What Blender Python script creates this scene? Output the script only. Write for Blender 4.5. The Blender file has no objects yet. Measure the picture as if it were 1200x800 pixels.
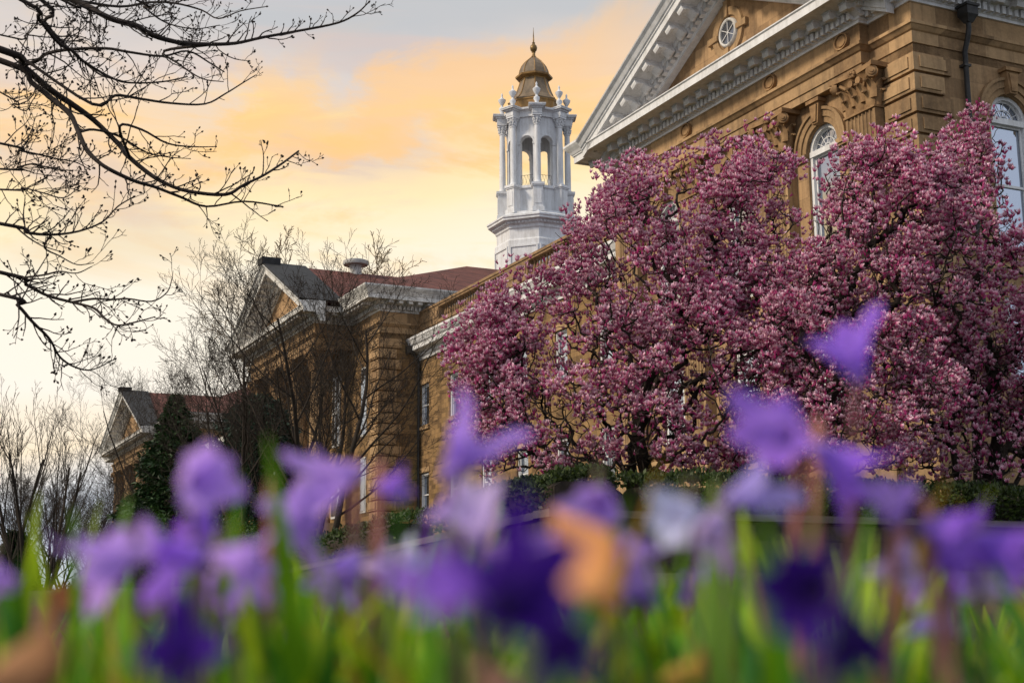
import bpy, math, random
import numpy as np
from mathutils import Vector, Matrix
from mathutils.geometry import tessellate_polygon

R = math.radians
SC = bpy.context.scene
COL = SC.collection

# ------------------------------------------------------------------ camera
F = 1650.0                                     # focal length in pixels of a 1200 px wide frame
PITCH, ROLL, AZ = R(11.0), R(-0.53), R(25.63)
FW = Vector((0, math.cos(PITCH), math.sin(PITCH)))
UP0 = Vector((0, -math.sin(PITCH), math.cos(PITCH)))
RT0 = Vector((1, 0, 0))
RT = RT0 * math.cos(ROLL) + UP0 * math.sin(ROLL)
UP = -RT0 * math.sin(ROLL) + UP0 * math.cos(ROLL)
cd = bpy.data.cameras.new('camera')
cam = bpy.data.objects.new('camera', cd)
COL.objects.link(cam)
cam.matrix_world = Matrix(((RT.x, UP.x, -FW.x, 0), (RT.y, UP.y, -FW.y, 0), (RT.z, UP.z, -FW.z, 0), (0, 0, 0, 1)))
cd.sensor_width = 36
cd.lens = 36 * F / 1200
cd.clip_start, cd.clip_end = 0.02, 9000
cd.dof.use_dof = True
cd.dof.focus_distance = 38
cd.dof.aperture_fstop = 6.0
SC.camera = cam

# ------------------------------------------------------------------ sky, sun, exposure
SUN_AZ, SUN_EL = R(-108), R(36)                  # left of the view, low
W = bpy.data.worlds.new('World')
SC.world = W
W.use_nodes = True
wt = W.node_tree
for n in list(wt.nodes):
    wt.nodes.remove(n)


def lin(r, g, b):
    return tuple(((c / 255) / 12.92 if c <= 10 else ((c / 255 + 0.055) / 1.055) ** 2.4) for c in (r, g, b)) + (1.0,)


class NT:
    def __init__(s, tree):
        s.t = tree

    def n(s, kind, **kw):
        nd = s.t.nodes.new(kind)
        for k, v in kw.items():
            if k.startswith('i_'):
                nd.inputs[k[2:].replace('_', ' ')].default_value = v
            else:
                setattr(nd, k, v)
        return nd

    def l(s, a, b):
        s.t.links.new(a, b)

    def math(s, op, a, b=None, c=None):
        nd = s.t.nodes.new('ShaderNodeMath')
        nd.operation = op
        for i, v in enumerate((a, b, c)):
            if v is None:
                continue
            if isinstance(v, (int, float)):
                nd.inputs[i].default_value = v
            else:
                s.l(v, nd.inputs[i])
        return nd.outputs[0]

    def ramp(s, fac, stops, interp='LINEAR'):
        nd = s.t.nodes.new('ShaderNodeValToRGB')
        cr = nd.color_ramp
        cr.interpolation = interp
        while len(cr.elements) < len(stops):
            cr.elements.new(0.5)
        for e, (p, c) in zip(cr.elements, stops):
            e.position = p
            e.color = c if len(c) == 4 else tuple(c) + (1,)
        s.l(fac, nd.inputs[0])
        return nd.outputs[0]

    def mix(s, fac, a, b, blend='MIX'):
        nd = s.t.nodes.new('ShaderNodeMix')
        nd.data_type = 'RGBA'
        nd.blend_type = blend
        for i, v in ((0, fac), (6, a), (7, b)):
            if isinstance(v, (int, float)):
                nd.inputs[i].default_value = v
            elif isinstance(v, tuple):
                nd.inputs[i].default_value = v if len(v) == 4 else v + (1,)
            else:
                s.l(v, nd.inputs[i])
        return nd.outputs[2]

    def noise(s, vec, scale, detail=4, rough=0.55, dist=0.0):
        nd = s.n('ShaderNodeTexNoise')
        nd.inputs['Scale'].default_value = scale
        nd.inputs['Detail'].default_value = detail
        nd.inputs['Roughness'].default_value = rough
        nd.inputs['Distortion'].default_value = dist
        if vec is not None:
            s.l(vec, nd.inputs['Vector'])
        return nd.outputs[0]


T = NT(wt)
tc = T.n('ShaderNodeTexCoord')
sep = T.n('ShaderNodeSeparateXYZ')
T.l(tc.outputs['Generated'], sep.inputs[0])
dx, dy, dz = sep.outputs
sky = T.n('ShaderNodeTexSky', sky_type='NISHITA', sun_disc=False, sun_elevation=SUN_EL, sun_rotation=SUN_AZ)
mp = T.n('ShaderNodeMapping')
mp.inputs['Scale'].default_value = (1.0, 1.0, 3.2)
mp.inputs['Rotation'].default_value = (0, R(9), 0)
T.l(tc.outputs['Generated'], mp.inputs['Vector'])
n1 = T.noise(mp.outputs[0], 3.3, 5, 0.5, 0.35)
mp2 = T.n('ShaderNodeMapping')
mp2.inputs['Scale'].default_value = (1.0, 1.0, 2.4)
mp2.inputs['Location'].default_value = (3.1, 1.7, 0.4)
mp2.inputs['Rotation'].default_value = (0, R(-14), 0)
T.l(tc.outputs['Generated'], mp2.inputs['Vector'])
n2 = T.noise(mp2.outputs[0], 5.0, 9, 0.62, 0.6)
# height in the sky, lifted a little towards the left, wavering with the cloud noise
h = T.math('ADD', dz, T.math('MULTIPLY', T.math('SUBTRACT', n1, 0.5), 0.13))
h = T.math('ADD', h, T.math('MULTIPLY', dx, -0.07))
base = T.ramp(h, [(0.0, lin(176, 186, 204)), (0.085, lin(205, 212, 224)), (0.125, lin(250, 230, 200)), (0.17, lin(249, 240, 226)),
                  (0.25, lin(250, 240, 220)), (0.295, lin(252, 230, 182)), (0.335, lin(250, 214, 164)), (0.37, lin(222, 208, 198)),
                  (0.42, lin(190, 191, 193)), (0.62, lin(208, 213, 222)), (1.0, lin(226, 231, 238))])
# orange streaks of cloud between 15 and 25 degrees up
band = T.ramp(dz, [(0.2, (0, 0, 0)), (0.29, (1, 1, 1)), (0.345, (1, 1, 1)), (0.405, (0, 0, 0))])
streak = T.ramp(n2, [(0.47, (0, 0, 0)), (0.62, (1, 1, 1))], 'EASE')
fac = T.math('MULTIPLY', T.math('MULTIPLY', band, streak), 0.8)
base = T.mix(fac, base, lin(254, 203, 124))
gap = T.ramp(n1, [(0.52, (0, 0, 0)), (0.66, (1, 1, 1))], 'EASE')
fac2 = T.math('MULTIPLY', T.math('MULTIPLY', band, gap), 0.55)
base = T.mix(fac2, base, lin(206, 200, 200))
mp3 = T.n('ShaderNodeMapping')
mp3.inputs['Scale'].default_value = (1.0, 1.0, 6.5)
mp3.inputs['Rotation'].default_value = (0, R(-10), 0)
mp3.inputs['Location'].default_value = (0.7, 2.2, 0.3)
T.l(tc.outputs['Generated'], mp3.inputs['Vector'])
n3 = T.noise(mp3.outputs[0], 4.2, 9, 0.6, 0.4)
wisp = T.ramp(n3, [(0.5, (0, 0, 0)), (0.66, (1, 1, 1))], 'EASE')
band3 = T.ramp(dz, [(0.24, (0, 0, 0)), (0.31, (1, 1, 1)), (0.42, (1, 1, 1)), (0.5, (0, 0, 0))])
base = T.mix(T.math('MULTIPLY', T.math('MULTIPLY', wisp, band3), 0.6), base, lin(212, 192, 184))
glow = T.ramp(n3, [(0.30, (1, 1, 1)), (0.44, (0, 0, 0))], 'EASE')
base = T.mix(T.math('MULTIPLY', T.math('MULTIPLY', glow, band), 0.6), base, lin(255, 224, 150))
away = T.math('ADD', T.math('MULTIPLY', dx, -0.5), T.math('MULTIPLY', dy, 0.85))
cool = T.ramp(T.math('MULTIPLY_ADD', away, 0.5, 0.5), [(0.30, (1, 1, 1)), (0.68, (0, 0, 0))])
coolc = T.ramp(dz, [(0.0, lin(200, 207, 222)), (0.3, lin(210, 216, 228)), (1.0, lin(228, 231, 236))])
base = T.mix(cool, base, coolc)
# one long lit cloud rising to the right, left of the tower
zc = T.math('MULTIPLY_ADD', dx, 0.16, 0.352)
wav = T.math('MULTIPLY', T.math('SUBTRACT', n2, 0.5), 0.16)
dist_ = T.math('ABSOLUTE', T.math('ADD', T.math('SUBTRACT', dz, zc), wav))
thick = T.math('MAXIMUM', T.math('MULTIPLY_ADD', dx, 0.14, 0.044), 0.016)
bank = T.ramp(T.math('DIVIDE', dist_, thick), [(0.25, (1, 1, 1)), (1.0, (0, 0, 0))], 'EASE')
reach = T.ramp(T.math('MULTIPLY_ADD', dx, 1.0, 0.5), [(0.28, (0, 0, 0)), (0.38, (1, 1, 1)), (0.54, (1, 1, 1)), (0.66, (0, 0, 0))])
front = T.ramp(dy, [(0.0, (0, 0, 0)), (0.2, (1, 1, 1))])
bk = T.math('MULTIPLY', T.math('MULTIPLY', bank, reach), front)
base = T.mix(T.math('MULTIPLY', bk, 0.7), base, lin(253, 200, 130))
SKYGAIN = 11.6
up_ = T.n('ShaderNodeVectorMath', operation='SCALE')
up_.inputs['Scale'].default_value = SKYGAIN
T.l(base, up_.inputs[0])
mixs = T.mix(0.06, up_.outputs[0], sky.outputs[0])
bg = T.n('ShaderNodeBackground')
bg.inputs['Strength'].default_value = 0.1
T.l(mixs, bg.inputs['Color'])
wo = T.n('ShaderNodeOutputWorld')
T.l(bg.outputs[0], wo.inputs['Surface'])

sl = bpy.data.lights.new('sun', 'SUN')
sl.energy = 3.4
sl.angle = R(9)
sl.color = (1.0, 0.86, 0.68)
sun = bpy.data.objects.new('sun', sl)
COL.objects.link(sun)
sd = Vector((math.sin(SUN_AZ) * math.cos(SUN_EL), math.cos(SUN_AZ) * math.cos(SUN_EL), math.sin(SUN_EL)))
sun.rotation_euler = sd.to_track_quat('Z', 'Y').to_euler()
sun.location = (-40, 20, 40)

SC.view_settings.view_transform = 'Standard'
SC.view_settings.look = 'None'
SC.view_settings.exposure = 0.0
SC.view_settings.gamma = 1.0
SC.render.engine = 'CYCLES'
SC.cycles.use_denoising = True
SC.cycles.max_bounces = 6
SC.cycles.transparent_max_bounces = 8

# ------------------------------------------------------------------ materials


def mat(name):
    m = bpy.data.materials.new(name)
    m.use_nodes = True
    t = m.node_tree
    for n in list(t.nodes):
        t.nodes.remove(n)
    N = NT(t)
    out = N.n('ShaderNodeOutputMaterial')
    return m, N, out


def principled(N, out, base, rough=0.7, bump=None, bump_str=0.3, bump_dist=0.02, metallic=0.0, spec=0.3):
    b = N.n('ShaderNodeBsdfPrincipled')
    if isinstance(base, tuple):
        b.inputs['Base Color'].default_value = base if len(base) == 4 else base + (1,)
    else:
        N.l(base, b.inputs['Base Color'])
    if isinstance(rough, (int, float)):
        b.inputs['Roughness'].default_value = rough
    else:
        N.l(rough, b.inputs['Roughness'])
    b.inputs['Metallic'].default_value = metallic
    b.inputs['Specular IOR Level'].default_value = spec
    if bump is not None:
        bp = N.n('ShaderNodeBump')
        bp.inputs['Strength'].default_value = bump_str
        bp.inputs['Distance'].default_value = bump_dist
        N.l(bump, bp.inputs['Height'])
        N.l(bp.outputs[0], b.inputs['Normal'])
    N.l(b.outputs[0], out.inputs['Surface'])
    return b


def obj_vec(N):
    return N.n('ShaderNodeTexCoord').outputs['Object']


def wall_vec(N, vec):
    s = N.n('ShaderNodeSeparateXYZ')
    N.l(vec, s.inputs[0])
    c = N.n('ShaderNodeCombineXYZ')
    N.l(N.math('ADD', s.outputs[0], s.outputs[1]), c.inputs[0])
    N.l(s.outputs[2], c.inputs[1])
    return c.outputs[0], s.outputs[2]


def stone(name, c1, c2, dark, bw=1.3, bh=0.46, joint=0.5, streaks=0.35):
    m, N, out = mat(name)
    v = obj_vec(N)
    wv, z = wall_vec(N, v)
    br = N.n('ShaderNodeTexBrick')
    br.offset = 0.5
    br.inputs['Color1'].default_value = (0.2, 0.2, 0.2, 1)
    br.inputs['Color2'].default_value = (0.8, 0.8, 0.8, 1)
    br.inputs['Mortar'].default_value = (0.5, 0.5, 0.5, 1)
    br.inputs['Scale'].default_value = 1
    br.inputs['Mortar Size'].default_value = 0.009
    br.inputs['Mortar Smooth'].default_value = 0.3
    br.inputs['Brick Width'].default_value = bw
    br.inputs['Row Height'].default_value = bh
    br.inputs['Bias'].default_value = 0
    N.l(wv, br.inputs['Vector'])
    big = N.noise(v, 0.55, 5, 0.6)
    fine = N.noise(v, 9, 6, 0.65)
    k = N.math('ADD', N.math('MULTIPLY', br.outputs['Color'], 0.5), N.math('MULTIPLY', big, 0.4))
    k = N.math('ADD', k, N.math('MULTIPLY', fine, 0.4))
    col = N.ramp(k, [(0.38, tuple(x * 0.62 for x in c2)), (0.5, c2), (0.66, c1), (0.84, tuple(min(1, x * 1.35) for x in c1))])
    mv = N.n('ShaderNodeMapping')
    mv.inputs['Scale'].default_value = (2.2, 2.2, 0.22)
    N.l(v, mv.inputs['Vector'])
    st = N.ramp(N.noise(mv.outputs[0], 1.3, 5, 0.62), [(0.46, (0, 0, 0)), (0.68, (1, 1, 1))])
    col = N.mix(N.math('MULTIPLY', st, streaks), col, dark)
    col = N.mix(N.math('MULTIPLY', br.outputs['Fac'], joint), col, dark)
    hgt = N.math('SUBTRACT', N.math('MULTIPLY', fine, 0.5), br.outputs['Fac'])
    principled(N, out, col, 0.85, hgt, 0.35, 0.02, spec=0.2)
    return m


def paint(name, c, dirt, amount=0.4, rough=0.55, scale=1.2):
    m, N, out = mat(name)
    v = obj_vec(N)
    mv = N.n('ShaderNodeMapping')
    mv.inputs['Scale'].default_value = (1.6, 1.6, 0.5)
    N.l(v, mv.inputs['Vector'])
    a = N.noise(mv.outputs[0], scale, 6, 0.68)
    b = N.noise(v, 14, 5, 0.7)
    ms_ = N.n('ShaderNodeMapping')
    ms_.inputs['Scale'].default_value = (5.5, 5.5, 0.55)
    N.l(v, ms_.inputs['Vector'])
    c_ = N.noise(ms_.outputs[0], 1.0, 5, 0.7)
    k = N.math('ADD', N.math('MULTIPLY', a, 0.45), N.math('MULTIPLY', b, 0.2))
    k = N.math('ADD', k, N.math('MULTIPLY', c_, 0.35))
    f = N.ramp(k, [(0.45, (0, 0, 0)), (0.62, (1, 1, 1))])
    col = N.mix(N.math('MULTIPLY', f, amount), c, dirt)
    principled(N, out, col, rough, b, 0.12, 0.01)
    return m


def noisy(name, stops, scale=2.0, rough=0.8, bump=0.2, detail=6, metallic=0.0, stretch=(1, 1, 1), spec=0.3):
    m, N, out = mat(name)
    v = obj_vec(N)
    mv = N.n('ShaderNodeMapping')
    mv.inputs['Scale'].default_value = stretch
    N.l(v, mv.inputs['Vector'])
    a = N.noise(mv.outputs[0], scale, detail, 0.62)
    col = N.ramp(a, stops)
    principled(N, out, col, rough, N.noise(v, scale * 5, 5, 0.6), bump, 0.02, metallic, spec)
    return m


def leafy(name, attr=True, trans=0.4, stops=None, rough=0.5, tint=(1, 1, 1), spec=0.25):
    """thin leaf or petal: the colour attribute 'Col' is the pigment, part of the light passes through"""
    m, N, out = mat(name)
    a = N.n('ShaderNodeAttribute', attribute_name='Col')
    b = N.n('ShaderNodeBsdfPrincipled')
    N.l(a.outputs['Color'], b.inputs['Base Color'])
    b.inputs['Roughness'].default_value = rough
    b.inputs['Specular IOR Level'].default_value = spec
    t = N.n('ShaderNodeBsdfTranslucent')
    N.l(N.mix(1.0, a.outputs['Color'], tint + (1,), 'MULTIPLY'), t.inputs['Color'])
    ms = N.n('ShaderNodeMixShader')
    ms.inputs[0].default_value = trans
    N.l(b.outputs[0], ms.inputs[1])
    N.l(t.outputs[0], ms.inputs[2])
    N.l(ms.outputs[0], out.inputs['Surface'])
    return m


def glass(name, tint, rough=0.04, gloss=0.55):
    m, N, out = mat(name)
    v = obj_vec(N)
    d = N.n('ShaderNodeBsdfPrincipled')
    d.inputs['Base Color'].default_value = tint
    d.inputs['Roughness'].default_value = 0.5
    g = N.n('ShaderNodeBsdfGlossy')
    g.inputs['Roughness'].default_value = rough
    g.inputs['Color'].default_value = (0.78, 0.86, 1.0, 1)
    bp = N.n('ShaderNodeBump')
    bp.inputs['Strength'].default_value = 0.06
    bp.inputs['Distance'].default_value = 0.05
    N.l(N.noise(v, 1.3, 3, 0.5), bp.inputs['Height'])
    N.l(bp.outputs[0], g.inputs['Normal'])
    ms = N.n('ShaderNodeMixShader')
    ms.inputs[0].default_value = gloss
    N.l(d.outputs[0], ms.inputs[1])
    N.l(g.outputs[0], ms.inputs[2])
    N.l(ms.outputs[0], out.inputs['Surface'])
    return m


M = {}
M['stone'] = stone('sandstone', (0.31, 0.197, 0.103), (0.215, 0.13, 0.066), (0.07, 0.048, 0.032), 1.35, 0.62, 0.22, 0.5)
M['trim'] = stone('dressed_sandstone', (0.33, 0.215, 0.113), (0.225, 0.14, 0.072), (0.075, 0.052, 0.034), 1.9, 3.1, 0.3, 0.5)
M['carved'] = noisy('carved_sandstone', [(0.3, (0.16, 0.09, 0.042)), (0.6, (0.30, 0.18, 0.085)), (0.8, (0.37, 0.24, 0.12))], 3.0, 0.85, 0.3)
M['rough'] = stone('coursed_sandstone', (0.22, 0.135, 0.06), (0.12, 0.073, 0.035), (0.085, 0.055, 0.033), 0.62, 0.27, 0.7, 0.3)
M['white'] = paint('white_paint', (0.68, 0.68, 0.685), (0.30, 0.29, 0.27), 0.55)
M['oldwhite'] = paint('weathered_white_paint', (0.66, 0.65, 0.62), (0.20, 0.18, 0.16), 0.75, 0.7, 2.2)
M['towerwhite'] = paint('tower_paint', (0.64, 0.655, 0.68), (0.30, 0.285, 0.265), 0.6)
M['copper'] = noisy('brown_copper', [(0.3, (0.13, 0.07, 0.022)), (0.55, (0.27, 0.15, 0.045)), (0.8, (0.36, 0.21, 0.07))], 1.6, 0.45, 0.1, stretch=(1.5, 1.5, 0.5))
M['lead'] = noisy('grey_copper', [(0.3, (0.10, 0.075, 0.05)), (0.6, (0.20, 0.145, 0.09)), (0.8, (0.28, 0.21, 0.13))], 1.4, 0.5, 0.1, stretch=(1.5, 1.5, 0.5))
M['bronze'] = noisy('dark_bronze', [(0.3, (0.10, 0.06, 0.02)), (0.7, (0.24, 0.15, 0.05))], 3, 0.4, 0.1, metallic=0.4)
M['redroof'] = stone('red_shingles', (0.12, 0.045, 0.035), (0.08, 0.032, 0.026), (0.05, 0.022, 0.02), 0.45, 0.2, 0.6, 0.3)
M['slate'] = noisy('dark_slate', [(0.3, (0.012, 0.012, 0.013)), (0.6, (0.026, 0.026, 0.027)), (0.8, (0.05, 0.048, 0.048))], 2.5, 0.75, 0.4)
M['iron'] = noisy('black_iron', [(0.3, (0.012, 0.012, 0.013)), (0.7, (0.04, 0.038, 0.036))], 4, 0.5, 0.1)
M['zinc'] = noisy('grey_zinc', [(0.3, (0.25, 0.25, 0.24)), (0.7, (0.48, 0.47, 0.45))], 2, 0.55, 0.1)
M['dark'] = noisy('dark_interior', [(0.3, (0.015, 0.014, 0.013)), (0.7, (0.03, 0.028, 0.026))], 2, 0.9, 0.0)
M['glass'] = glass('window_glass', (0.03, 0.035, 0.045, 1))
M['darkglass'] = glass('shaded_glass', (0.02, 0.022, 0.028, 1), 0.04, 0.22)
M['balu'] = noisy('weathered_balustrade_stone', [(0.3, (0.14, 0.09, 0.05)), (0.6, (0.28, 0.175, 0.09)), (0.8, (0.36, 0.24, 0.13))], 2.5, 0.9, 0.3)
M['bark'] = noisy('dark_bark', [(0.3, (0.012, 0.009, 0.007)), (0.7, (0.042, 0.030, 0.021))], 8, 0.9, 0.4, stretch=(1, 1, 0.3))
M['greybark'] = noisy('grey_bark', [(0.3, (0.016, 0.012, 0.010)), (0.7, (0.05, 0.038, 0.028))], 8, 0.9, 0.4, stretch=(1, 1, 0.3))
M['backlitbark'] = noisy('backlit_twigs', [(0.3, (0.12, 0.085, 0.05)), (0.7, (0.22, 0.16, 0.09))], 8, 0.9, 0.2)  # pale tint puts the backlight on the distant twigs into their colour
M['blackbark'] = noisy('black_branch_bark', [(0.3, (0.012, 0.009, 0.008)), (0.7, (0.035, 0.024, 0.02))], 8, 0.9, 0.3)
M['petal'] = leafy('magnolia_petals', trans=0.18)
M['needle'] = leafy('evergreen_needles', trans=0.1)
M['hedge'] = leafy('hedge_leaves', trans=0.2)
M['violet'] = leafy('violet_petals', trans=0.5, rough=0.6, spec=0.1)
M['blade'] = leafy('leaf_blades', trans=0.4, tint=(1.35, 1.15, 0.5), rough=0.45)
M['stem'] = leafy('flower_stems', trans=0.1, rough=0.5)
M['deadleaf'] = leafy('dry_leaf', trans=0.35, rough=0.8, spec=0.1)
M['wallstone'] = stone('garden_wall_stone', (0.06, 0.045, 0.037), (0.03, 0.024, 0.021), (0.014, 0.012, 0.011), 0.62, 0.24, 0.45, 0.5)
M['cap'] = noisy('wall_cap_stone', [(0.3, (0.055, 0.046, 0.038)), (0.7, (0.125, 0.108, 0.09))], 2.2, 0.8, 0.3)
M['soil'] = noisy('dark_mulch_soil', [(0.3, (0.012, 0.008, 0.005)), (0.55, (0.035, 0.02, 0.012)), (0.75, (0.07, 0.038, 0.02))], 1.4, 0.95, 0.6)
M['lawn'] = noisy('spring_lawn', [(0.3, (0.018, 0.018, 0.008)), (0.55, (0.032, 0.036, 0.012)), (0.75, (0.06, 0.045, 0.022))], 0.8, 0.95, 0.6)

# ------------------------------------------------------------------ mesh helpers


class MB:
    def __init__(s):
        s.v = []
        s.f = []

    def add(s, vs, fs):
        o = len(s.v)
        s.v.extend([tuple(p) for p in vs])
        s.f.extend([tuple(i + o for i in f) for f in fs])

    def box(s, x0, x1, y0, y1, z0, z1):
        x0, x1 = min(x0, x1), max(x0, x1)
        y0, y1 = min(y0, y1), max(y0, y1)
        s.add([(x0, y0, z0), (x1, y0, z0), (x1, y1, z0), (x0, y1, z0), (x0, y0, z1), (x1, y0, z1), (x1, y1, z1), (x0, y1, z1)],
              [(0, 3, 2, 1), (4, 5, 6, 7), (0, 1, 5, 4), (1, 2, 6, 5), (2, 3, 7, 6), (3, 0, 4, 7)])
        return s

    def loft(s, rings, cap=True, closed=True):
        """rings: lists of equal length of points"""
        n = len(rings[0])
        vs = [p for r in rings for p in r]
        fs = []
        for i in range(len(rings) - 1):
            for j in range(n if closed else n - 1):
                k = (j + 1) % n
                fs.append((i * n + j, i * n + k, (i + 1) * n + k, (i + 1) * n + j))
        if cap:
            fs.append(tuple(reversed(range(n))))
            fs.append(tuple((len(rings) - 1) * n + j for j in range(n)))
        s.add(vs, fs)
        return s

    def lathe(s, prof, n=16, c=(0, 0, 0), a0=0.0):
        rings = []
        for r, z in prof:
            rings.append([(c[0] + r * math.cos(a0 + 2 * math.pi * j / n), c[1] + r * math.sin(a0 + 2 * math.pi * j / n), c[2] + z) for j in range(n)])
        return s.loft(rings)

    def tube(s, pts, rad, n=6):
        pts = [Vector(p) for p in pts]
        if not hasattr(rad, '__len__'):
            rad = [rad] * len(pts)
        rings = []
        t = (pts[1] - pts[0]).normalized()
        a = t.orthogonal().normalized()
        for i, p in enumerate(pts):
            t = (pts[min(i + 1, len(pts) - 1)] - pts[max(i - 1, 0)])
            if t.length < 1e-9:
                t = Vector((0, 0, 1))
            t.normalize()
            a = (a - t * a.dot(t))
            a = a.normalized() if a.length > 1e-6 else t.orthogonal().normalized()
            b = t.cross(a)
            rings.append([p + (a * math.cos(2 * math.pi * j / n) + b * math.sin(2 * math.pi * j / n)) * rad[i] for j in range(n)])
        return s.loft(rings)

    def prism(s, poly, f0, f1):
        """poly: list of (a,b); f0,f1 map (a,b) to 3-D for the two ends"""
        n = len(poly)
        s.add([f0(*p) for p in poly] + [f1(*p) for p in poly],
              [tuple(range(n)), tuple(reversed(range(n, 2 * n)))] + [(i, (i + 1) % n, n + (i + 1) % n, n + i) for i in range(n)])
        return s

    def sweep(s, prof, path, closed=False):
        """prof: (out,z) points; path: plan points, outward is to the RIGHT of the walking direction; mitred"""
        P = [Vector((p[0], p[1])) for p in path]
        n = len(P)
        rings = []
        for i in range(n):
            if closed:
                d0 = (P[i] - P[i - 1]).normalized()
                d1 = (P[(i + 1) % n] - P[i]).normalized()
            else:
                d0 = (P[i] - P[i - 1]).normalized() if i else (P[1] - P[0]).normalized()
                d1 = (P[i + 1] - P[i]).normalized() if i < n - 1 else d0
            n0 = Vector((d0.y, -d0.x))
            n1 = Vector((d1.y, -d1.x))
            mvec = n0 + n1
            mvec = mvec / max(0.2, mvec.dot(n0)) if mvec.length > 1e-6 else n0
            rings.append([(P[i].x + mvec.x * o, P[i].y + mvec.y * o, z) for o, z in prof])
        if closed:
            rings.append(rings[0])
            return s.loft(rings, cap=False)
        return s.loft(rings)

    def xf(s, fn):
        s.v = [tuple(fn(p)) for p in s.v]
        return s

    def build(s, name, m, parent=None, smooth=None, loc=None, rot=None):
        me = bpy.data.meshes.new(name)
        me.from_pydata(s.v, [], s.f)
        me.validate()
        o = bpy.data.objects.new(name, me)
        COL.objects.link(o)
        if m is not None:
            me.materials.append(m)
        if smooth is not None:
            me.polygons.foreach_set('use_smooth', [True] * len(me.polygons))
            try:
                me.set_sharp_from_angle(angle=R(smooth))
            except Exception:
                pass
        if parent is not None:
            o.parent = parent
        if loc is not None:
            o.location = loc
        if rot is not None:
            o.rotation_euler = rot
        return o


def np_mesh(name, V, Fc, m, parent=None, col=None, smooth=True):
    """V (n,3), Fc (k,4) or (k,3) arrays, col (n,3) pigment"""
    me = bpy.data.meshes.new(name)
    V = np.ascontiguousarray(V, np.float32)
    Fc = np.ascontiguousarray(Fc, np.int32)
    k = Fc.shape[1]
    me.vertices.add(len(V))
    me.vertices.foreach_set('co', V.ravel())
    me.loops.add(Fc.size)
    me.loops.foreach_set('vertex_index', Fc.ravel())
    me.polygons.add(len(Fc))
    me.polygons.foreach_set('loop_start', np.arange(0, Fc.size, k, dtype=np.int32))
    me.update(calc_edges=True)
    if smooth:
        me.polygons.foreach_set('use_smooth', np.ones(len(Fc), bool))
    if col is not None:
        ca = me.color_attributes.new('Col', 'FLOAT_COLOR', 'POINT')
        c4 = np.ones((len(V), 4), np.float32)
        c4[:, :3] = col
        ca.data.foreach_set('color', c4.ravel())
    me.materials.append(m)
    o = bpy.data.objects.new(name, me)
    COL.objects.link(o)
    if parent is not None:
        o.parent = parent
    return o


def empty(name, loc=(0, 0, 0), rz=0.0, parent=None):
    o = bpy.data.objects.new(name, None)
    o.empty_display_size = 0.3
    COL.objects.link(o)
    o.location = loc
    o.rotation_euler = (0, 0, rz)
    if parent is not None:
        o.parent = parent
    return o


def tag(o, label=None, cat=None, group=None, kind=None):
    if label:
        o['label'] = label
    if cat:
        o['category'] = cat
    if group:
        o['group'] = group
    if kind:
        o['kind'] = kind
    return o


def copy_tree(o, parent=None):
    c = o.copy()
    COL.objects.link(c)
    if parent is not None:
        c.parent = parent
    for ch in list(o.children):
        copy_tree(ch, c)
    return c


def at(px, py, dist):
    """the point seen at a photo pixel, at that distance along the ground"""
    d = FW + RT * ((px - 600) / F) - UP * ((py - 400) / F)
    return d * (dist / math.hypot(d.x, d.y))


# ------------------------------------------------------------------ the lie of the land
AX_U = Vector((-math.sin(AZ), math.cos(AZ), 0))      # along the row of pavilions, away from us
AX_V = Vector((math.cos(AZ), math.sin(AZ), 0))       # into the building
WC = Vector((0.53, 20.0, 0))                          # corner of the garden wall
HALL = Vector((12.22095392, 40.18268639, 0))         # nearest corner of the hall


def st(x, y):
    p = Vector((x, y, 0)) - WC
    return p.dot(AX_U), p.dot(AX_V)


def low_ground(x, y):
    s, t = st(x, y)
    z = 0.6 - 0.033 * max(0, min(s, 130)) + 0.03 * max(-60, min(s, 0)) + 0.035 * max(-60, min(t, 0))
    return z


def terrace(x, y):
    s, t = st(x, y)
    return 1.37 - 0.033 * max(0, min(s, 50)) + 0.15 * max(0, min(t, 1.2 * s, 16.5))


def ground(x, y):
    s, t = st(x, y)
    return terrace(x, y) if (s > 0.2 and t > 0.2) else low_ground(x, y)


def grid_sheet(name, xs, ys, fn, m):
    xs, ys = np.array(xs), np.array(ys)
    V = np.array([(x, y, fn(x, y)) for y in ys for x in xs])
    nx = len(xs)
    Fc = np.array([(j * nx + i, j * nx + i + 1, (j + 1) * nx + i + 1, (j + 1) * nx + i) for j in range(len(ys) - 1) for i in range(nx - 1)])
    return np_mesh(name, V, Fc, m)


xs = [-3000, -1200, -500, -200, -120] + list(np.arange(-80, 81, 4)) + [120, 200, 500, 1200, 3000]
ys = [-60, -20, -8] + list(np.arange(-4, 12, 2)) + list(np.arange(12, 100, 4)) + [120, 160, 220, 400, 800, 1600, 4000]
tag(grid_sheet('ground', xs, ys, low_ground, M['lawn']), kind='structure')


def bed_z(x, y):
    return low_ground(x, y) + 0.012 + 0.01 * math.sin(9 * x) * math.sin(7 * y)


tag(grid_sheet('flower_bed_soil', np.linspace(-4.5, 4.5, 60), np.linspace(-0.3, 9.0, 60), bed_z, M['soil']), kind='structure')
ss = [0.2] + list(np.arange(2, 60, 4)) + [80, 110, 150, 220]
ts = [0.2] + list(np.arange(2, 24, 2)) + [40, 60, 90]
V_, F_ = [], []
for t in ts:
    for s in ss:
        p = WC + AX_U * s + AX_V * t
        V_.append((p.x, p.y, terrace(p.x, p.y)))
n_ = len(ss)
F_ = [(j * n_ + i, j * n_ + i + 1, (j + 1) * n_ + i + 1, (j + 1) * n_ + i) for j in range(len(ts) - 1) for i in range(n_ - 1)]
tag(np_mesh('terrace_lawn', np.array(V_), np.array(F_), M['lawn']), kind='structure')

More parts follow.
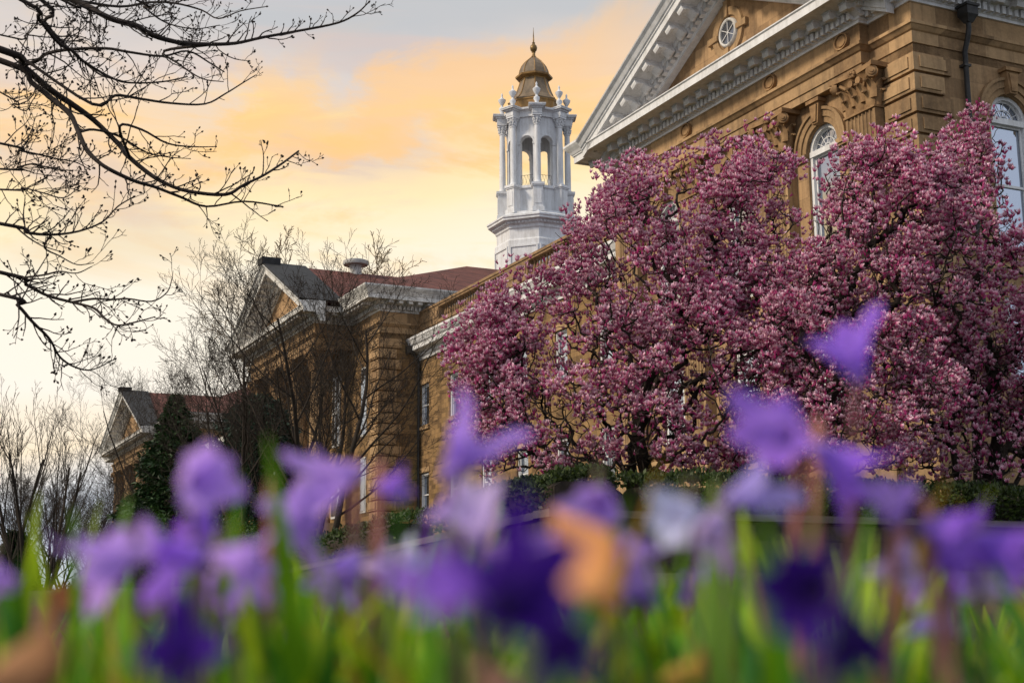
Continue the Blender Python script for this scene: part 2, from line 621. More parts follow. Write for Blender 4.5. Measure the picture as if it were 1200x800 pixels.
# ------------------------------------------------------------------ the hall
ZB = 3.0                                               # foot of the hall, buried a little in the bank
hall = empty('sandstone_hall', (HALL.x, HALL.y, ZB), AZ)
tag(hall, 'long tan sandstone hall with white trimmed pediments, red roofs and a white bell tower', 'building')


def hb(mb, name, m, parent=None, smooth=None, label=None):
    """mesh given in (v, u, absolute z) becomes a part of the hall"""
    mb.xf(lambda p: (p[0], p[1], p[2] - ZB))
    o = mb.build(name, m, parent or hall, smooth)
    if label:
        o['label'] = label
    return o


def facade(outline, holes, place, depth, reveal=True):
    """wall face with openings; place(a, z, d) with d inward"""
    mb = MB()
    loops = [outline] + holes
    tri = tessellate_polygon([[Vector((a, z, 0)) for a, z in lp] for lp in loops])
    flat = [p for lp in loops for p in lp]
    mb.add([place(a, z, 0) for a, z in flat], tri)
    for lp in holes:
        n = len(lp)
        mb.add([place(a, z, 0) for a, z in lp] + [place(a, z, depth) for a, z in lp], [(i, (i + 1) % n, n + (i + 1) % n, n + i) for i in range(n)])
    return mb


def arch_loop(c, r, z0, zs, n=14):
    return [(c - r, z0), (c + r, z0)] + [(c + r * math.cos(math.pi * i / n), zs + r * math.sin(math.pi * i / n)) for i in range(n + 1)]


def ring_prism(mb, inner, outer, d0, d1):
    """band between two open polylines of equal length, in (a, z), from depth d0 to d1 (x = depth)"""
    rings = []
    for (a, z), (b, y) in zip(inner, outer):
        rings.append([(d0, a, z), (d0, b, y), (d1, b, y), (d1, a, z)])
    mb.loft(rings)


def make_arched_window(parent, r=0.8, z0=-4.2, detail=True):
    """origin at the springing of the arch in the wall plane; x is depth, y along the wall"""
    n = 16
    arc = lambda q: [(q * math.cos(math.pi * i / n), q * math.sin(math.pi * i / n)) for i in range(n + 1)]
    # white box frame
    mb = MB()
    ring_prism(mb, arc(r - 0.13), arc(r - 0.002), 0.10, 0.32)
    for s in (-1, 1):
        mb.box(0.10, 0.32, s * (r - 0.13), s * (r - 0.002), z0, 0)
    mb.box(0.07, 0.33, -r + 0.003, r - 0.003, -0.14, 0.05)
    mb.box(0.04, 0.33, -r + 0.003, r - 0.003, z0 - 0.002, z0 + 0.12)
    w = mb.build('window', M['white'], parent)
    # sashes
    mb = MB()
    ri = r - 0.13
    zm = (z0 + 0.12 - 0.14) / 2
    for a, b, d in ((z0 + 0.12, zm + 0.03, 0.25), (zm - 0.03, -0.14, 0.20)):
        for s in (-1, 1):
            mb.box(d, d + 0.05, s * ri, s * (ri - 0.07), a, b)
        mb.box(d, d + 0.05, -ri + 0.07, ri - 0.07, a, a + 0.08)
        mb.box(d, d + 0.05, -ri + 0.07, ri - 0.07, b - 0.06, b)
    ring_prism(mb, arc(ri - 0.05), arc(ri), 0.2, 0.25)
    mb.build('sash', M['white'], w)
    # fan light tracery
    mb = MB()
    rr = (ri - 0.05)
    for q in (0.3, 0.62):
        ring_prism(mb, [(a * q * rr - a * 0.013, b * q * rr - b * 0.013) for a, b in arc(1)], [(a * q * rr + a * 0.013, b * q * rr + b * 0.013) for a, b in arc(1)], 0.205, 0.235)
    for k in range(1, 6):
        an = math.pi * k / 6
        c, s_ = math.cos(an), math.sin(an)
        p0, p1 = Vector((0.22, c * 0.3 * rr, s_ * 0.3 * rr)), Vector((0.22, c * rr, s_ * rr))
        mb.tube([p0, p1], 0.014, 4)
    mb.build('fanlight_bar', M['white'], w)
    # glass
    mb = MB()
    mb.prism([(-ri, z0 + 0.05), (ri, z0 + 0.05)] + arc(ri), lambda a, z: (0.262, a, z), lambda a, z: (0.272, a, z))
    mb.build('pane', M['glass'], w)
    if detail:
        mb = MB()
        ring_prism(mb, arc(r + 0.02), arc(r + 0.22), -0.06, 0.02)
        ring_prism(mb, arc(r + 0.22), arc(r + 0.44), -0.11, 0.02)
        ring_prism(mb, arc(r + 0.44), arc(r + 0.54), -0.17, 0.02)
        mb.build('archivolt', M['trim'], w, 30)
        mb = MB()
        rz = r + 0.0
        poly0 = [(-0.15, rz - 0.03), (0.15, rz - 0.03), (0.25, rz + 0.68), (-0.25, rz + 0.68)]
        mb.prism(poly0, lambda a, z: (-0.28, a, z), lambda a, z: (0.02, a, z))
        mb.prism([(-0.10, rz + 0.03), (0.10, rz + 0.03), (0.17, rz + 0.6), (-0.17, rz + 0.6)], lambda a, z: (-0.33, a, z), lambda a, z: (-0.27, a, z))
        mb.box(-0.36, 0.02, -0.33, 0.33, rz + 0.68, rz + 0.80)
        mb.build('keystone', M['carved'], w)
        mb = MB()
        for s in (-1, 1):
            mb = MB()
            mb.box(-0.13, 0.02, s * (r + 0.01), s * (r + 0.58), -0.16, -0.003)
            mb.box(-0.08, 0.02, s * (r + 0.01), s * (r + 0.55), -0.24, -0.16)
            mb.build('impost', M['trim'], w)
        MB().box(-0.2, 0.3, -r - 0.25, r + 0.25, z0 - 0.2, z0 - 0.004).build('sill', M['trim'], w)
    return w


def make_flat_window(parent, hw=0.65, hh=1.3):
    mb = MB()
    for s in (-1, 1):
        mb.box(0.08, 0.26, s * hw, s * (hw - 0.11), -hh, hh)
    mb.box(0.08, 0.26, -hw + 0.11, hw - 0.11, hh - 0.12, hh)
    mb.box(0.02, 0.27, -hw - 0.04, hw + 0.04, -hh - 0.08, -hh)
    w = mb.build('window', M['white'], parent)
    mb = MB()
    iw = hw - 0.11
    for a, b, d in ((-hh, 0.03, 0.2), (-0.03, hh - 0.12, 0.15)):
        for s in (-1, 1):
            mb.box(d, d + 0.05, s * iw, s * (iw - 0.06), a, b)
        mb.box(d, d + 0.05, -iw + 0.06, iw - 0.06, a, a + 0.07)
        mb.box(d, d + 0.05, -iw + 0.06, iw - 0.06, b - 0.06, b)
    mb.build('sash', M['white'], w)
    mb = MB()
    mb.box(0.212, 0.222, -iw, iw, -hh, hh - 0.1)
    mb.build('pane', M['glass'], w)
    return w


ARCH_W = make_arched_window(hall)
FLAT_W = make_flat_window(hall)
first_used = {'a': False, 'f': False}


def put_window(kind, v, u, z, side=False, far=False):
    src = ARCH_W if kind == 'a' else FLAT_W
    if not first_used[kind]:
        first_used[kind] = True
        o = src
    else:
        o = copy_tree(src, hall)
    o.location = (v, u, z - ZB)
    o.rotation_euler = (0, 0, R(90) if side else 0)
    return o


# profiles, (out, z) above the frieze
def cornice_prof(cyma=True):
    p = [(-0.25, 18.23), (0.10, 18.23), (0.10, 18.32), (0.15, 18.35), (0.15, 18.63), (0.36, 18.65), (0.42, 18.74), (0.42, 18.78), (1.12, 18.80),
         (1.12, 18.76), (1.22, 18.76), (1.22, 19.02), (1.27, 19.06), (1.27, 19.10)]
    if cyma:
        p += [(1.30, 19.12), (1.36, 19.22), (1.48, 19.36), (1.55, 19.46), (1.55, 19.55), (-0.25, 19.75)]
    else:
        p += [(-0.25, 19.22)]
    return p


ARCHI = [(-0.3, 16.65), (0.0, 16.65), (0.0, 16.92), (0.045, 16.925), (0.045, 17.3), (0.10, 17.33), (0.2, 17.44), (0.24, 17.46), (0.24, 17.56), (0.07, 17.6), (-0.3, 17.6)]


def dentils(mb, a, b, normal_out, z=18.36, pitch=0.26, w=0.15, o0=0.14, o1=0.33, hgt=0.26):
    a, b = Vector(a), Vector(b)
    d = (b - a)
    L = d.length
    d.normalize()
    nrm = Vector(normal_out)
    k = max(1, int(L / pitch))
    for i in range(k):
        c = a + d * (L * (i + 0.5) / k)
        q = [c - d * w / 2 + nrm * o0, c + d * w / 2 + nrm * o0, c + d * w / 2 + nrm * o1, c - d * w / 2 + nrm * o1]
        mb.add([(p.x, p.y, z) for p in q] + [(p.x, p.y, z + hgt) for p in q], [(0, 1, 2, 3), (7, 6, 5, 4), (0, 4, 5, 1), (1, 5, 6, 2), (2, 6, 7, 3), (3, 7, 4, 0)])


def modillion_mb():
    """scrolled bracket, root at the wall: x out is negative, hanging below z=0"""
    mb = MB()
    prof = [(0.0, 0.0), (0.0, -0.36), (-0.10, -0.38), (-0.2, -0.33), (-0.32, -0.22), (-0.46, -0.19), (-0.56, -0.27), (-0.66, -0.27), (-0.70, -0.17), (-0.70, 0.0)]
    mb.prism(prof, lambda a, z: (a, -0.17, z), lambda a, z: (a, 0.17, z))
    mb.box(-0.725, 0, -0.215, 0.215, -0.055, 0.0)
    mb.prism([(0, -0.38), (-0.09, -0.41), (-0.18, -0.35), (-0.24, -0.25), (0, -0.25)], lambda a, z: (a, -0.2, z), lambda a, z: (a, 0.2, z))
    return mb


MODME = modillion_mb()


def place_modillions(cornice, a, b, rotz, pitch=0.80, z=18.80, out=0.42, first=[None]):
    a, b = Vector(a), Vector(b)
    L = (b - a).length
    k = max(1, int(L / pitch))
    for i in range(k):
        c = a + (b - a) * ((i + 0.5) / k)
        if first[0] is None:
            o = MODME.build('modillion', M['white'], cornice)
            first[0] = o
        else:
            o = first[0].copy()
            COL.objects.link(o)
            o.parent = cornice
        o.location = (c.x, c.y, z - ZB)
        o.rotation_euler = (0, 0, rotz)


def fluted(hw, depth, v0, u0, z0, z1, nfl=7):
    """pilaster shaft standing proud of v0 by depth"""
    prof = [(0, -hw), (-depth, -hw)]
    edge = 0.09
    w = (2 * hw - 2 * edge) / nfl
    for k in range(nfl):
        c = -hw + edge + w * (k + 0.5)
        rr = w * 0.38
        for i in range(7):
            an = math.pi * i / 6
            prof.append((-depth + rr * 0.85 * math.sin(an), c - rr * math.cos(an)))
    prof += [(-depth, hw), (0, hw)]
    mb = MB()
    mb.prism(prof, lambda a, b: (v0 + a, u0 + b, z0), lambda a, b: (v0 + a, u0 + b, z1))
    return mb


def capital_mb(hw, depth, H=1.36):
    """Corinthian pilaster capital, z from 0 to H, x out negative, y along"""
    mb = MB()
    def ring(w, d, z):
        return [(0.05, -w, z), (-d, -w, z), (-d, w, z), (0.05, w, z)]
    mb.box(-depth - 0.05, 0.05, -hw - 0.05, hw + 0.05, 0, 0.07)
    mb.loft([ring(hw - 0.03, depth - 0.03, 0.07), ring(hw - 0.02, depth, H * 0.5), ring(hw + 0.06, depth + 0.08, H * 0.8), ring(hw + 0.16, depth + 0.18, H * 0.88)])
    mb.prism([(0.05, -hw - 0.34), (-depth - 0.34, -hw - 0.34), (-depth - 0.28, -hw - 0.2), (-depth - 0.17, 0), (-depth - 0.28, hw + 0.2), (-depth - 0.34, hw + 0.34), (0.05, hw + 0.34)],
             lambda a, b: (a, b, H * 0.89), lambda a, b: (a, b, H))
    def leaf(px, py, nx, ny, z0, hgt, w, out):
        tx, ty = -ny, nx
        rings = []
        for i, (t, o, ww, th) in enumerate(((0, 0.02, 0.85, 0.05), (0.35, 0.05, 1.0, 0.06), (0.65, 0.09, 0.95, 0.06), (0.85, 0.20, 0.75, 0.06), (0.97, 0.36, 0.55, 0.06), (0.93, 0.46, 0.4, 0.05), (0.83, 0.47, 0.25, 0.04))):
            z = z0 + hgt * t
            o = o * out
            h_ = w * ww / 2
            rings.append([(px + nx * (o - th) + tx * h_, py + ny * (o - th) + ty * h_, z), (px + nx * (o + 0.02) + tx * h_ * 0.6, py + ny * (o + 0.02) + ty * h_ * 0.6, z),
                          (px + nx * (o + 0.05), py + ny * (o + 0.05), z), (px + nx * (o + 0.02) - tx * h_ * 0.6, py + ny * (o + 0.02) - ty * h_ * 0.6, z),
                          (px + nx * (o - th) - tx * h_, py + ny * (o - th) - ty * h_, z)])
        mb.loft(rings)
    for k in range(3):
        y = (k - 1) * hw * 0.70
        leaf(-depth, y, -1, 0, 0.07, H * 0.36, hw * 0.62, 0.55)
    for k in range(4):
        y = (k - 1.5) * hw * 0.62
        leaf(-depth - 0.02, y, -1, 0, H * 0.22, H * 0.44, hw * 0.55, 0.62)
    for s in (-1, 1):
        leaf(-depth * 0.5, s * hw, 0, s, 0.07, H * 0.36, depth * 0.8, 0.55)
        leaf(-depth * 0.5, s * hw, 0, s, H * 0.22, H * 0.44, depth * 0.8, 0.62)
        # corner volutes: spiral rolls
        c = Vector((-depth - 0.2, s * (hw + 0.2), H * 0.76))
        ax = Vector((0.7, -s * 0.7 * -1, 0)).normalized()
        for q, (rr, hl) in enumerate(((0.19, 0.08), (0.12, 0.12), (0.06, 0.15))):
            mb.tube([c - ax.cross(Vector((0, 0, 1))) * 0 + Vector((ax.y, -ax.x, 0)) * 0 - ax * 0 + Vector((-ax.x, ax.y, 0)) * 0 + Vector((s * 0, 0, 0)) + Vector((ax.y * hl, -ax.x * hl, 0)),
                     c - Vector((ax.y * hl, -ax.x * hl, 0))], rr, 12)
        c2 = Vector((-depth - 0.12, s * hw * 0.26, H * 0.74))
        mb.tube([c2 + Vector((0.1, 0, 0)), c2 - Vector((0.06, 0, 0))], 0.12, 10)
        mb.tube([(-depth - 0.02, s * 0.2, H * 0.45), (-depth - 0.08, s * hw * 0.55, H * 0.64), (-depth - 0.17, s * hw * 0.95, H * 0.8)], [0.05, 0.06, 0.06], 6)
    # flower in the middle of the abacus
    for k in range(6):
        an = k * math.pi / 3
        mb.lathe([(0.01, -0.07), (0.06, -0.04), (0.075, 0), (0.06, 0.04), (0.01, 0.07)], 6, (-depth - 0.22, 0.09 * math.cos(an), H * 0.93 + 0.09 * math.sin(an)))
    mb.lathe([(0.01, -0.07), (0.08, 0), (0.01, 0.07)], 6, (-depth - 0.26, 0, H * 0.93))
    return mb


def column_mb(r, z0, z1, n=20):
    mb = MB()
    L = z1 - z0
    mb.lathe([(r * 1.3, 0), (r * 1.3, 0.12), (r * 1.1, 0.2), (r, 0.3), (r, L * 0.33), (r * 0.86, L)], n, (0, 0, z0))
    return mb


def pediment_band(mb, prof, uc, half, zt, slope, v0):
    """raking cornice: prof = (out, n) with n measured down from the top line; from u=uc-half up to uc and down"""
    def P(o, n_, u):
        return (v0 - o, u, zt - slope * abs(u - uc) + n_)
    rings = [[P(o, n_, u) for o, n_ in prof] for u in (uc - half, uc, uc + half)]
    mb.loft(rings)


RAKE = [(-0.2, -1.22), (0.10, -1.22), (0.10, -1.12), (0.15, -1.10), (0.15, -0.84), (0.36, -0.82), (0.42, -0.72), (0.42, -0.68), (1.12, -0.66), (1.12, -0.70), (1.22, -0.70),
        (1.22, -0.44), (1.27, -0.40), (1.27, -0.34), (1.33, -0.30), (1.42, -0.14), (1.53, -0.05), (1.55, 0.0), (-0.2, 0.08)]


def rake_extras(mb_d, part, uc, half, zt, slope, v0, mods=True, first=[None]):
    """dentils along the rake (in mb_d) and upright modillions as children of part"""
    step = 0.3
    k = int(half / step)
    for s in (-1, 1):
        for i in range(k):
            u = uc + s * (i + 0.5) * half / k
            w = 0.085
            pts = []
            for uu in (u - w, u + w):
                zz = zt - slope * abs(uu - uc)
                pts.append((uu, zz))
            vs = [(v0 - o, uu, zz + n_) for (uu, zz) in pts for o, n_ in ((0.14, -1.09), (0.33, -1.09), (0.33, -0.83), (0.14, -0.83))]
            mb_d.add(vs, [(0, 1, 2, 3), (7, 6, 5, 4), (0, 4, 5, 1), (1, 5, 6, 2), (2, 6, 7, 3), (3, 7, 4, 0)])
        if mods:
            km = int(half / 0.84)
            for i in range(km):
                u = uc + s * (i + 0.5) * half / km
                if first[0] is None:
                    o = MODME2.build('modillion', M['white'], part)
                    first[0] = o
                else:
                    o = first[0].copy()
                    COL.objects.link(o)
                    o.parent = part
                o.location = (v0 - 0.42, u, zt - slope * abs(u - uc) - 0.67 - ZB)
                o.rotation_euler = (-s * math.atan(slope), 0, 0)


MODME2 = modillion_mb()

# ---- nearest pavilion: u 0..18.2 -----------------------------------
PW, PD = 18.25, 24.0
BAY0, BAY1, BC = 1.95, 16.65, 9.3
win_c = (4.5, 9.3, 14.1)
# front wall with arched openings (upper) and square ones (lower)
front_holes = [arch_loop(c, 0.8, 10.8, 15.0) for c in win_c] + [[(c - 0.75, 6.3), (c + 0.75, 6.3), (c + 0.75, 9.1), (c - 0.75, 9.1)] for c in win_c]
mb = facade([(0, ZB), (PW, ZB), (PW, 18.3), (0, 18.3)], front_holes, lambda a, z, d: (0.0 + d, a, z), 0.32)
# the two corner strips and the flanks
side_c = (3.7, 9.6, 15.5, 21.0)
side_holes = [arch_loop(c, 0.8, 10.8, 15.0) for c in side_c[:3]] + [[(c - 0.75, 6.75), (c + 0.75, 6.75), (c + 0.75, 9.3), (c - 0.75, 9.3)] for c in side_c[:3]]
mb2 = facade([(0, ZB), (PD, ZB), (PD, 18.3), (0, 18.3)], side_holes, lambda a, z, d: (a, 0.0 + d, z), 0.32)
mb.add(mb2.v, mb2.f)
mb.add([(0, PW, ZB), (PD, PW, ZB), (PD, PW, 18.3), (0, PW, 18.3)], [(0, 1, 2, 3)])
mb.add([(PD, 0, ZB), (PD, PW, ZB), (PD, PW, 18.3), (PD, 0, 18.3)], [(0, 1, 2, 3)])
hb(mb, 'wall', M['stone'], label='tan ashlar walls of the nearest pavilion')
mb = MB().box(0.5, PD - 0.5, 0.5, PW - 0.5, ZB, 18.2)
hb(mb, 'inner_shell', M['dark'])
# architrave and frieze all round, stepping out over the pilasters
path = [(PD, 0), (0, 0), (0, BAY0), (-0.35, BAY0), (-0.35, BAY1), (0, BAY1), (0, PW), (PD, PW)]
path = path[::-1]                                       # outward on the right hand


def check_out(path):
    return path


mb = MB().sweep(ARCHI, path)
mb.sweep([(-0.3, 17.603), (0.02, 17.603), (0.02, 18.24), (-0.3, 18.24)], path)
hb(mb, 'frieze', M['trim'], label='sandstone architrave and frieze of the nearest pavilion')
mb = MB()
for u in (2.1, 6.62, 11.98, 16.5):
    pass
first_disc = None
for u in (2.75, 6.62, 11.98, 15.85):
    if first_disc is None:
        m_ = MB()
        rg = []
        for rr, x in ((0.05, -0.09), (0.3, -0.09), (0.34, -0.045), (0.40, -0.045), (0.42, -0.11), (0.5, -0.12), (0.52, 0.03)):
            rg.append([(x, rr * math.cos(2 * math.pi * j / 28) * 0.68, rr * math.sin(2 * math.pi * j / 28) * 0.55) for j in range(28)])
        m_.loft(rg)
        first_disc = m_.build('frieze_disc', M['carved'], hall, 40)
        d_ = first_disc
    else:
        d_ = first_disc.copy()
        COL.objects.link(d_)
        d_.parent = hall
    d_.location = (-0.375, u, 17.93 - ZB)
# main white cornice, cyma only where there is no pediment above
mb = MB()
mb.sweep(cornice_prof(False), [(-0.0, BAY1 + 0.0 + 1.0), (0, BAY1), (-0.35, BAY1), (-0.35, BAY0), (0, BAY0), (0, BAY0 - 1.0)])
mb.sweep(cornice_prof(True), [(PD, PW), (0, PW), (0, BAY1 + 1.0)])
mb.sweep(cornice_prof(True), [(0, BAY0 - 1.0), (0, 0), (PD, 0)])
dentils(mb, (-0.35, BAY0), (-0.35, BAY1), (-1, 0))
dentils(mb, (0, 0), (0, BAY0 - 0.2), (-1, 0))
dentils(mb, (0, BAY1 + 0.2), (0, PW), (-1, 0))
dentils(mb, (0, 0), (PD, 0), (0, -1))
corn = hb(mb, 'cornice', M['white'], label='white dentilled cornice of the nearest pavilion')
place_modillions(corn, (-0.35, BAY0 - 0.5), (-0.35, BAY1 + 0.5), 0)
place_modillions(corn, (0, -0.9), (0, BAY0 - 0.9), 0)
place_modillions(corn, (0, BAY1 + 0.9), (0, PW + 1.1), 0)
place_modillions(corn, (-0.7, 0), (11, 0), R(90))
# pediment
ZT, SL, HALF = 23.45, 0.478, 8.75
mb = MB()
mb.prism([(BC - 7.3, 18.9), (BC + 7.3, 18.9), (BC, 22.6)], lambda a, z: (-0.15, a, z), lambda a, z: (1.2, a, z))
hb(mb, 'tympanum', M['stone'], label='tan stone gable field with a round window')
mb = MB()
pediment_band(mb, RAKE, BC, HALF, ZT, SL, -0.35)
rk = hb(mb, 'raking_cornice', M['white'], label='white sloping cornice of the nearest gable')
mbd = MB()
rake_extras(mbd, rk, BC, HALF - 0.9, ZT, SL, -0.35)
hb(mbd, 'dentil_band', M['white'], rk)
mb = MB()
mb.prism([(BC - HALF, ZT - SL * HALF + 0.08), (BC, ZT + 0.09), (BC + HALF, ZT - SL * HALF + 0.08)], lambda a, z: (0.95, a, z), lambda a, z: (10, a, z))
# hipped roof behind
mb.add([(-0.4, -1.0, 19.66), (PD, -1.0, 19.66), (PD, PW + 1.0, 19.66), (-0.4, PW + 1.0, 19.66), (9, BC, 24.0), (16, BC, 24.0)], [(0, 4, 3), (0, 1, 5, 4), (1, 2, 5), (2, 3, 4, 5)])
hb(mb, 'roof', M['redroof'])
# round window in the gable
mb = MB()
rg = []
for rr, x in ((0.44, -0.02), (0.44, -0.10), (0.49, -0.13), (0.54, -0.10), (0.56, 0.0)):
    rg.append([(x - 0.15, BC + rr * math.cos(2 * math.pi * j / 32), 20.86 + rr * math.sin(2 * math.pi * j / 32)) for j in range(32)])
mb.loft(rg, cap=False)
oc = hb(mb, 'oculus_window', M['oldwhite'], smooth=50)
mb = MB()
mb.lathe([(0.001, 0), (0.44, 0), (0.44, 0.02), (0.001, 0.02)], 28)
mb.xf(lambda p: (-0.19 + p[2], BC + p[0], 20.86 + p[1]))
hb(mb, 'pane', M['darkglass'], oc)
mb = MB()
for k in range(6):
    an = k * math.pi / 3 + 0.5
    mb.tube([(-0.215, BC, 20.86), (-0.215, BC + 0.43 * math.cos(an), 20.86 + 0.43 * math.sin(an))], 0.018, 4)
hb(mb, 'glazing_bar', M['white'], oc)
mb = MB()
rg = []
for rr, x in ((0.66, 0.02), (0.66, -0.07), (0.95, -0.1), (0.98, 0.02)):
    rg.append([(x - 0.15, BC + rr * math.cos(2 * math.pi * j / 32), 20.86 + rr * math.sin(2 * math.pi * j / 32)) for j in range(32)])
mb.loft(rg, cap=False)
for k in range(4):
    an = k * math.pi / 2
    c, s_ = math.cos(an), math.sin(an)
    q = [(0.6, -0.09), (1.22, -0.13), (1.22, 0.13), (0.6, 0.09)]
    mb.prism(q, lambda a, b: (-0.30, BC + a * c - b * s_, 20.86 + a * s_ + b * c), lambda a, b: (-0.13, BC + a * c - b * s_, 20.86 + a * s_ + b * c))
hb(mb, 'stone_surround', M['trim'], oc, 40)
# pilasters with capitals
cap0 = None
for i, u in enumerate((2.08, 6.62, 11.98, 16.52)):
    mb = fluted(0.70, 0.42, 0.0, u, 6.6, 15.28)
    mb.box(-0.52, 0, u - 0.8, u + 0.8, 6.0, 6.35)
    mb.box(-0.47, 0, u - 0.75, u + 0.75, 6.35, 6.6)
    mb.box(-0.56, 0, u - 0.85, u + 0.85, ZB, 6.0)
    p_ = hb(mb, 'pilaster', M['trim'])
    if cap0 is None:
        cap0 = capital_mb(0.70, 0.42).build('capital', M['carved'], p_, 35)
        cp = cap0
    else:
        cp = cap0.copy()
        COL.objects.link(cp)
        cp.parent = p_
    cp.location = (0, u, 15.285 - ZB)
# soffit carried by the pilasters
mb = MB().box(-0.349, 0.05, BAY0 + 0.01, BAY1 - 0.01, 16.66, 17.5)
hb(mb, 'soffit', M['trim'])
for c in win_c:
    put_window('a', 0.0, c, 15.0)
    put_window('f', 0.0, c, 7.7)
for c in side_c[:3]:
    put_window('a', c, 0.0, 15.0, True)
    put_window('f', c, 0.0, 8.02, True)


# rusticated corner
def quoin_block(u0, v0, k, z0, hgt, su, parent=None):
    """corner block with sunk panel borders; v runs into the building, su = +1: wall runs to +u"""
    lu, lv = (1.62, 1.05) if k % 2 else (1.28, 1.36)
    mb = MB()
    o = 0.12
    mb.box(v0 - o, v0 + lv, u0 - su * o, u0 + su * lu, z0 + 0.05, z0 + hgt - 0.05)
    mb.box(v0 - o - 0.045, v0 - o + 0.02, u0 + su * 0.10, u0 + su * (lu - 0.16), z0 + 0.15, z0 + hgt - 0.15)
    mb.box(v0 + 0.10, v0 + lv - 0.16, u0 - su * o + su * 0.02, u0 - su * (o + 0.045), z0 + 0.15, z0 + hgt - 0.15)
    return hb(mb, 'quoin_block', M['trim'])


for k in range(17):
    quoin_block(0.0, 0.0, k, 16.62 - 0.655 * (k + 1), 0.655, 1)
# string course on the flank
mb = MB()
mb.sweep([(-0.02, 10.0), (0.1, 10.0), (0.16, 10.1), (0.16, 10.25), (0.05, 10.3), (-0.02, 10.3)], [(0, 1.7), (0, -0.0), (PD, 0)])
mb.sweep([(-0.02, ZB), (0.25, ZB), (0.25, 5.6), (0.12, 5.75), (-0.02, 5.75)], [(0, PW), (0, 0), (PD, 0)])
hb(mb, 'string_course', M['trim'])
# iron downspout with hopper
mb = MB()
mb.tube([(1.9, -0.42, 17.75), (1.9, -0.42, 17.55), (1.92, -0.33, 17.3), (1.93, -0.15, 16.9), (1.93, -0.14, 12), (1.93, -0.14, 5)], 0.085, 10)
for z in (16.4, 14.6, 12.6):
    mb.box(1.80, 2.06, -0.25, -0.003, z, z + 0.08)
ds = hb(mb, 'downspout', M['iron'], smooth=40)
mb = MB()
mb.loft([[(1.9 + a * w, -0.42 + b * w, z) for a, b in ((-1, -1), (1, -1), (1, 1), (-1, 1))] for w, z in ((0.1, 17.72), (0.16, 17.85), (0.22, 17.95), (0.22, 18.2), (0.26, 18.22), (0.26, 18.3))])
hb(mb, 'hopper', M['iron'], ds)

# ---- connecting range ----------------------------------------------------
LV, LU0, LU1 = 3.2, PW, 48.0
lw = [LU1 - 0.85 - 4.45 * k for k in range(7)]
lw = [u for u in lw if u > LU0 + 1.2]
holes = [[(u - 0.65, 11.3), (u + 0.65, 11.3), (u + 0.65, 13.75), (u - 0.65, 13.75)] for u in lw] + [[(u - 0.65, 5.9), (u + 0.65, 5.9), (u + 0.65, 8.4), (u - 0.65, 8.4)] for u in lw]
mb = facade([(LU0, 1.5), (LU1 + 2, 1.5), (LU1 + 2, 15.4), (LU0, 15.4)], holes, lambda a, z, d: (LV + d, a, z), 0.26)
hb(mb, 'wall', M['rough'], label='rougher tan stone wall of the low connecting range')
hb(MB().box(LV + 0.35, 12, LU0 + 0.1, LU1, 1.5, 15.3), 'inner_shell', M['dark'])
for u in lw:
    put_window('f', LV, u, 12.5)
    put_window('f', LV, u, 7.1)
for u in lw:
    for z in (13.78, 8.43):
        hb(MB().box(LV - 0.06, LV + 0.1, u - 0.85, u + 0.85, z, z + 0.3), 'lintel', M['trim'])
    for z in (11.0, 5.6):
        hb(MB().box(LV - 0.12, LV + 0.1, u - 0.8, u + 0.8, z, z + 0.2), 'sill', M['trim'])
mb = MB()
mb.sweep([(-0.1, 15.3), (0.08, 15.3), (0.08, 15.5), (0.18, 15.55), (0.18, 15.7), (0.3, 15.78), (0.62, 15.82), (0.66, 15.86), (0.66, 16.1), (0.75, 16.18), (0.86, 16.42), (0.9, 16.46), (0.9, 16.6), (-0.1, 16.75)],
         [(LV, LU1 + 1.3), (LV, LU0 + 0.01)])
hb(mb, 'cornice', M['white'], label='white cornice of the connecting range')
mb = MB()
mb.box(LV + 0.0, LV + 0.5, LU0 + 0.01, LU1 + 1, 16.62, 17.15)
mb.box(LV - 0.06, LV + 0.56, LU0 + 0.01, LU1 + 1, 17.15, 17.36)
mb.box(LV - 0.04, LV + 0.54, LU0 + 0.01, LU1 + 1, 18.12, 18.24)
mb.box(LV - 0.1, LV + 0.6, LU0 + 0.01, LU1 + 1, 18.24, 18.38)
bal = hb(mb, 'balustrade', M['balu'], label='weathered stone balustrade along the connecting range roof')
piers = [LU0 + 0.6, 26.0, 34.2, 46.9]
wid = [0.6, 0.5, 1.3, 2.0]
m_ = MB()
pr = [(0.08, 0), (0.08, 0.06), (0.055, 0.1), (0.095, 0.25), (0.1, 0.33), (0.06, 0.5), (0.045, 0.6), (0.08, 0.66), (0.08, 0.757)]
m_.lathe(pr, 8)
b0 = None
for u, w_ in zip(piers, wid):
    pm = MB().box(LV - 0.05, LV + 0.55, u - w_, u + w_, 17.363, 18.117)
    pm.box(LV - 0.09, LV - 0.045, u - w_ + 0.15, u + w_ - 0.15, 17.5, 17.98)
    hb(pm, 'pier', M['balu'], bal)
u = LU0 + 1.4
while u < LU1:
    if not any(abs(u - p) < w_ + 0.12 for p, w_ in zip(piers, wid)):
        if b0 is None:
            b0 = m_.build('baluster', M['balu'], bal, 40)
            o = b0
        else:
            o = b0.copy()
            COL.objects.link(o)
            o.parent = bal
        o.location = (LV + 0.25, u, 17.362 - ZB)
    u += 0.36
mb = MB()
mb.tube([(LV - 0.14, LU1 - 0.18, 15.2), (LV - 0.14, LU1 - 0.18, 3)], 0.085, 8)
mb.tube([(LV - 0.5, LU1 - 0.18, 15.75), (LV - 0.3, LU1 - 0.18, 15.45), (LV - 0.14, LU1 - 0.18, 15.2)], 0.085, 8)
ds = hb(mb, 'downspout', M['iron'], smooth=40)
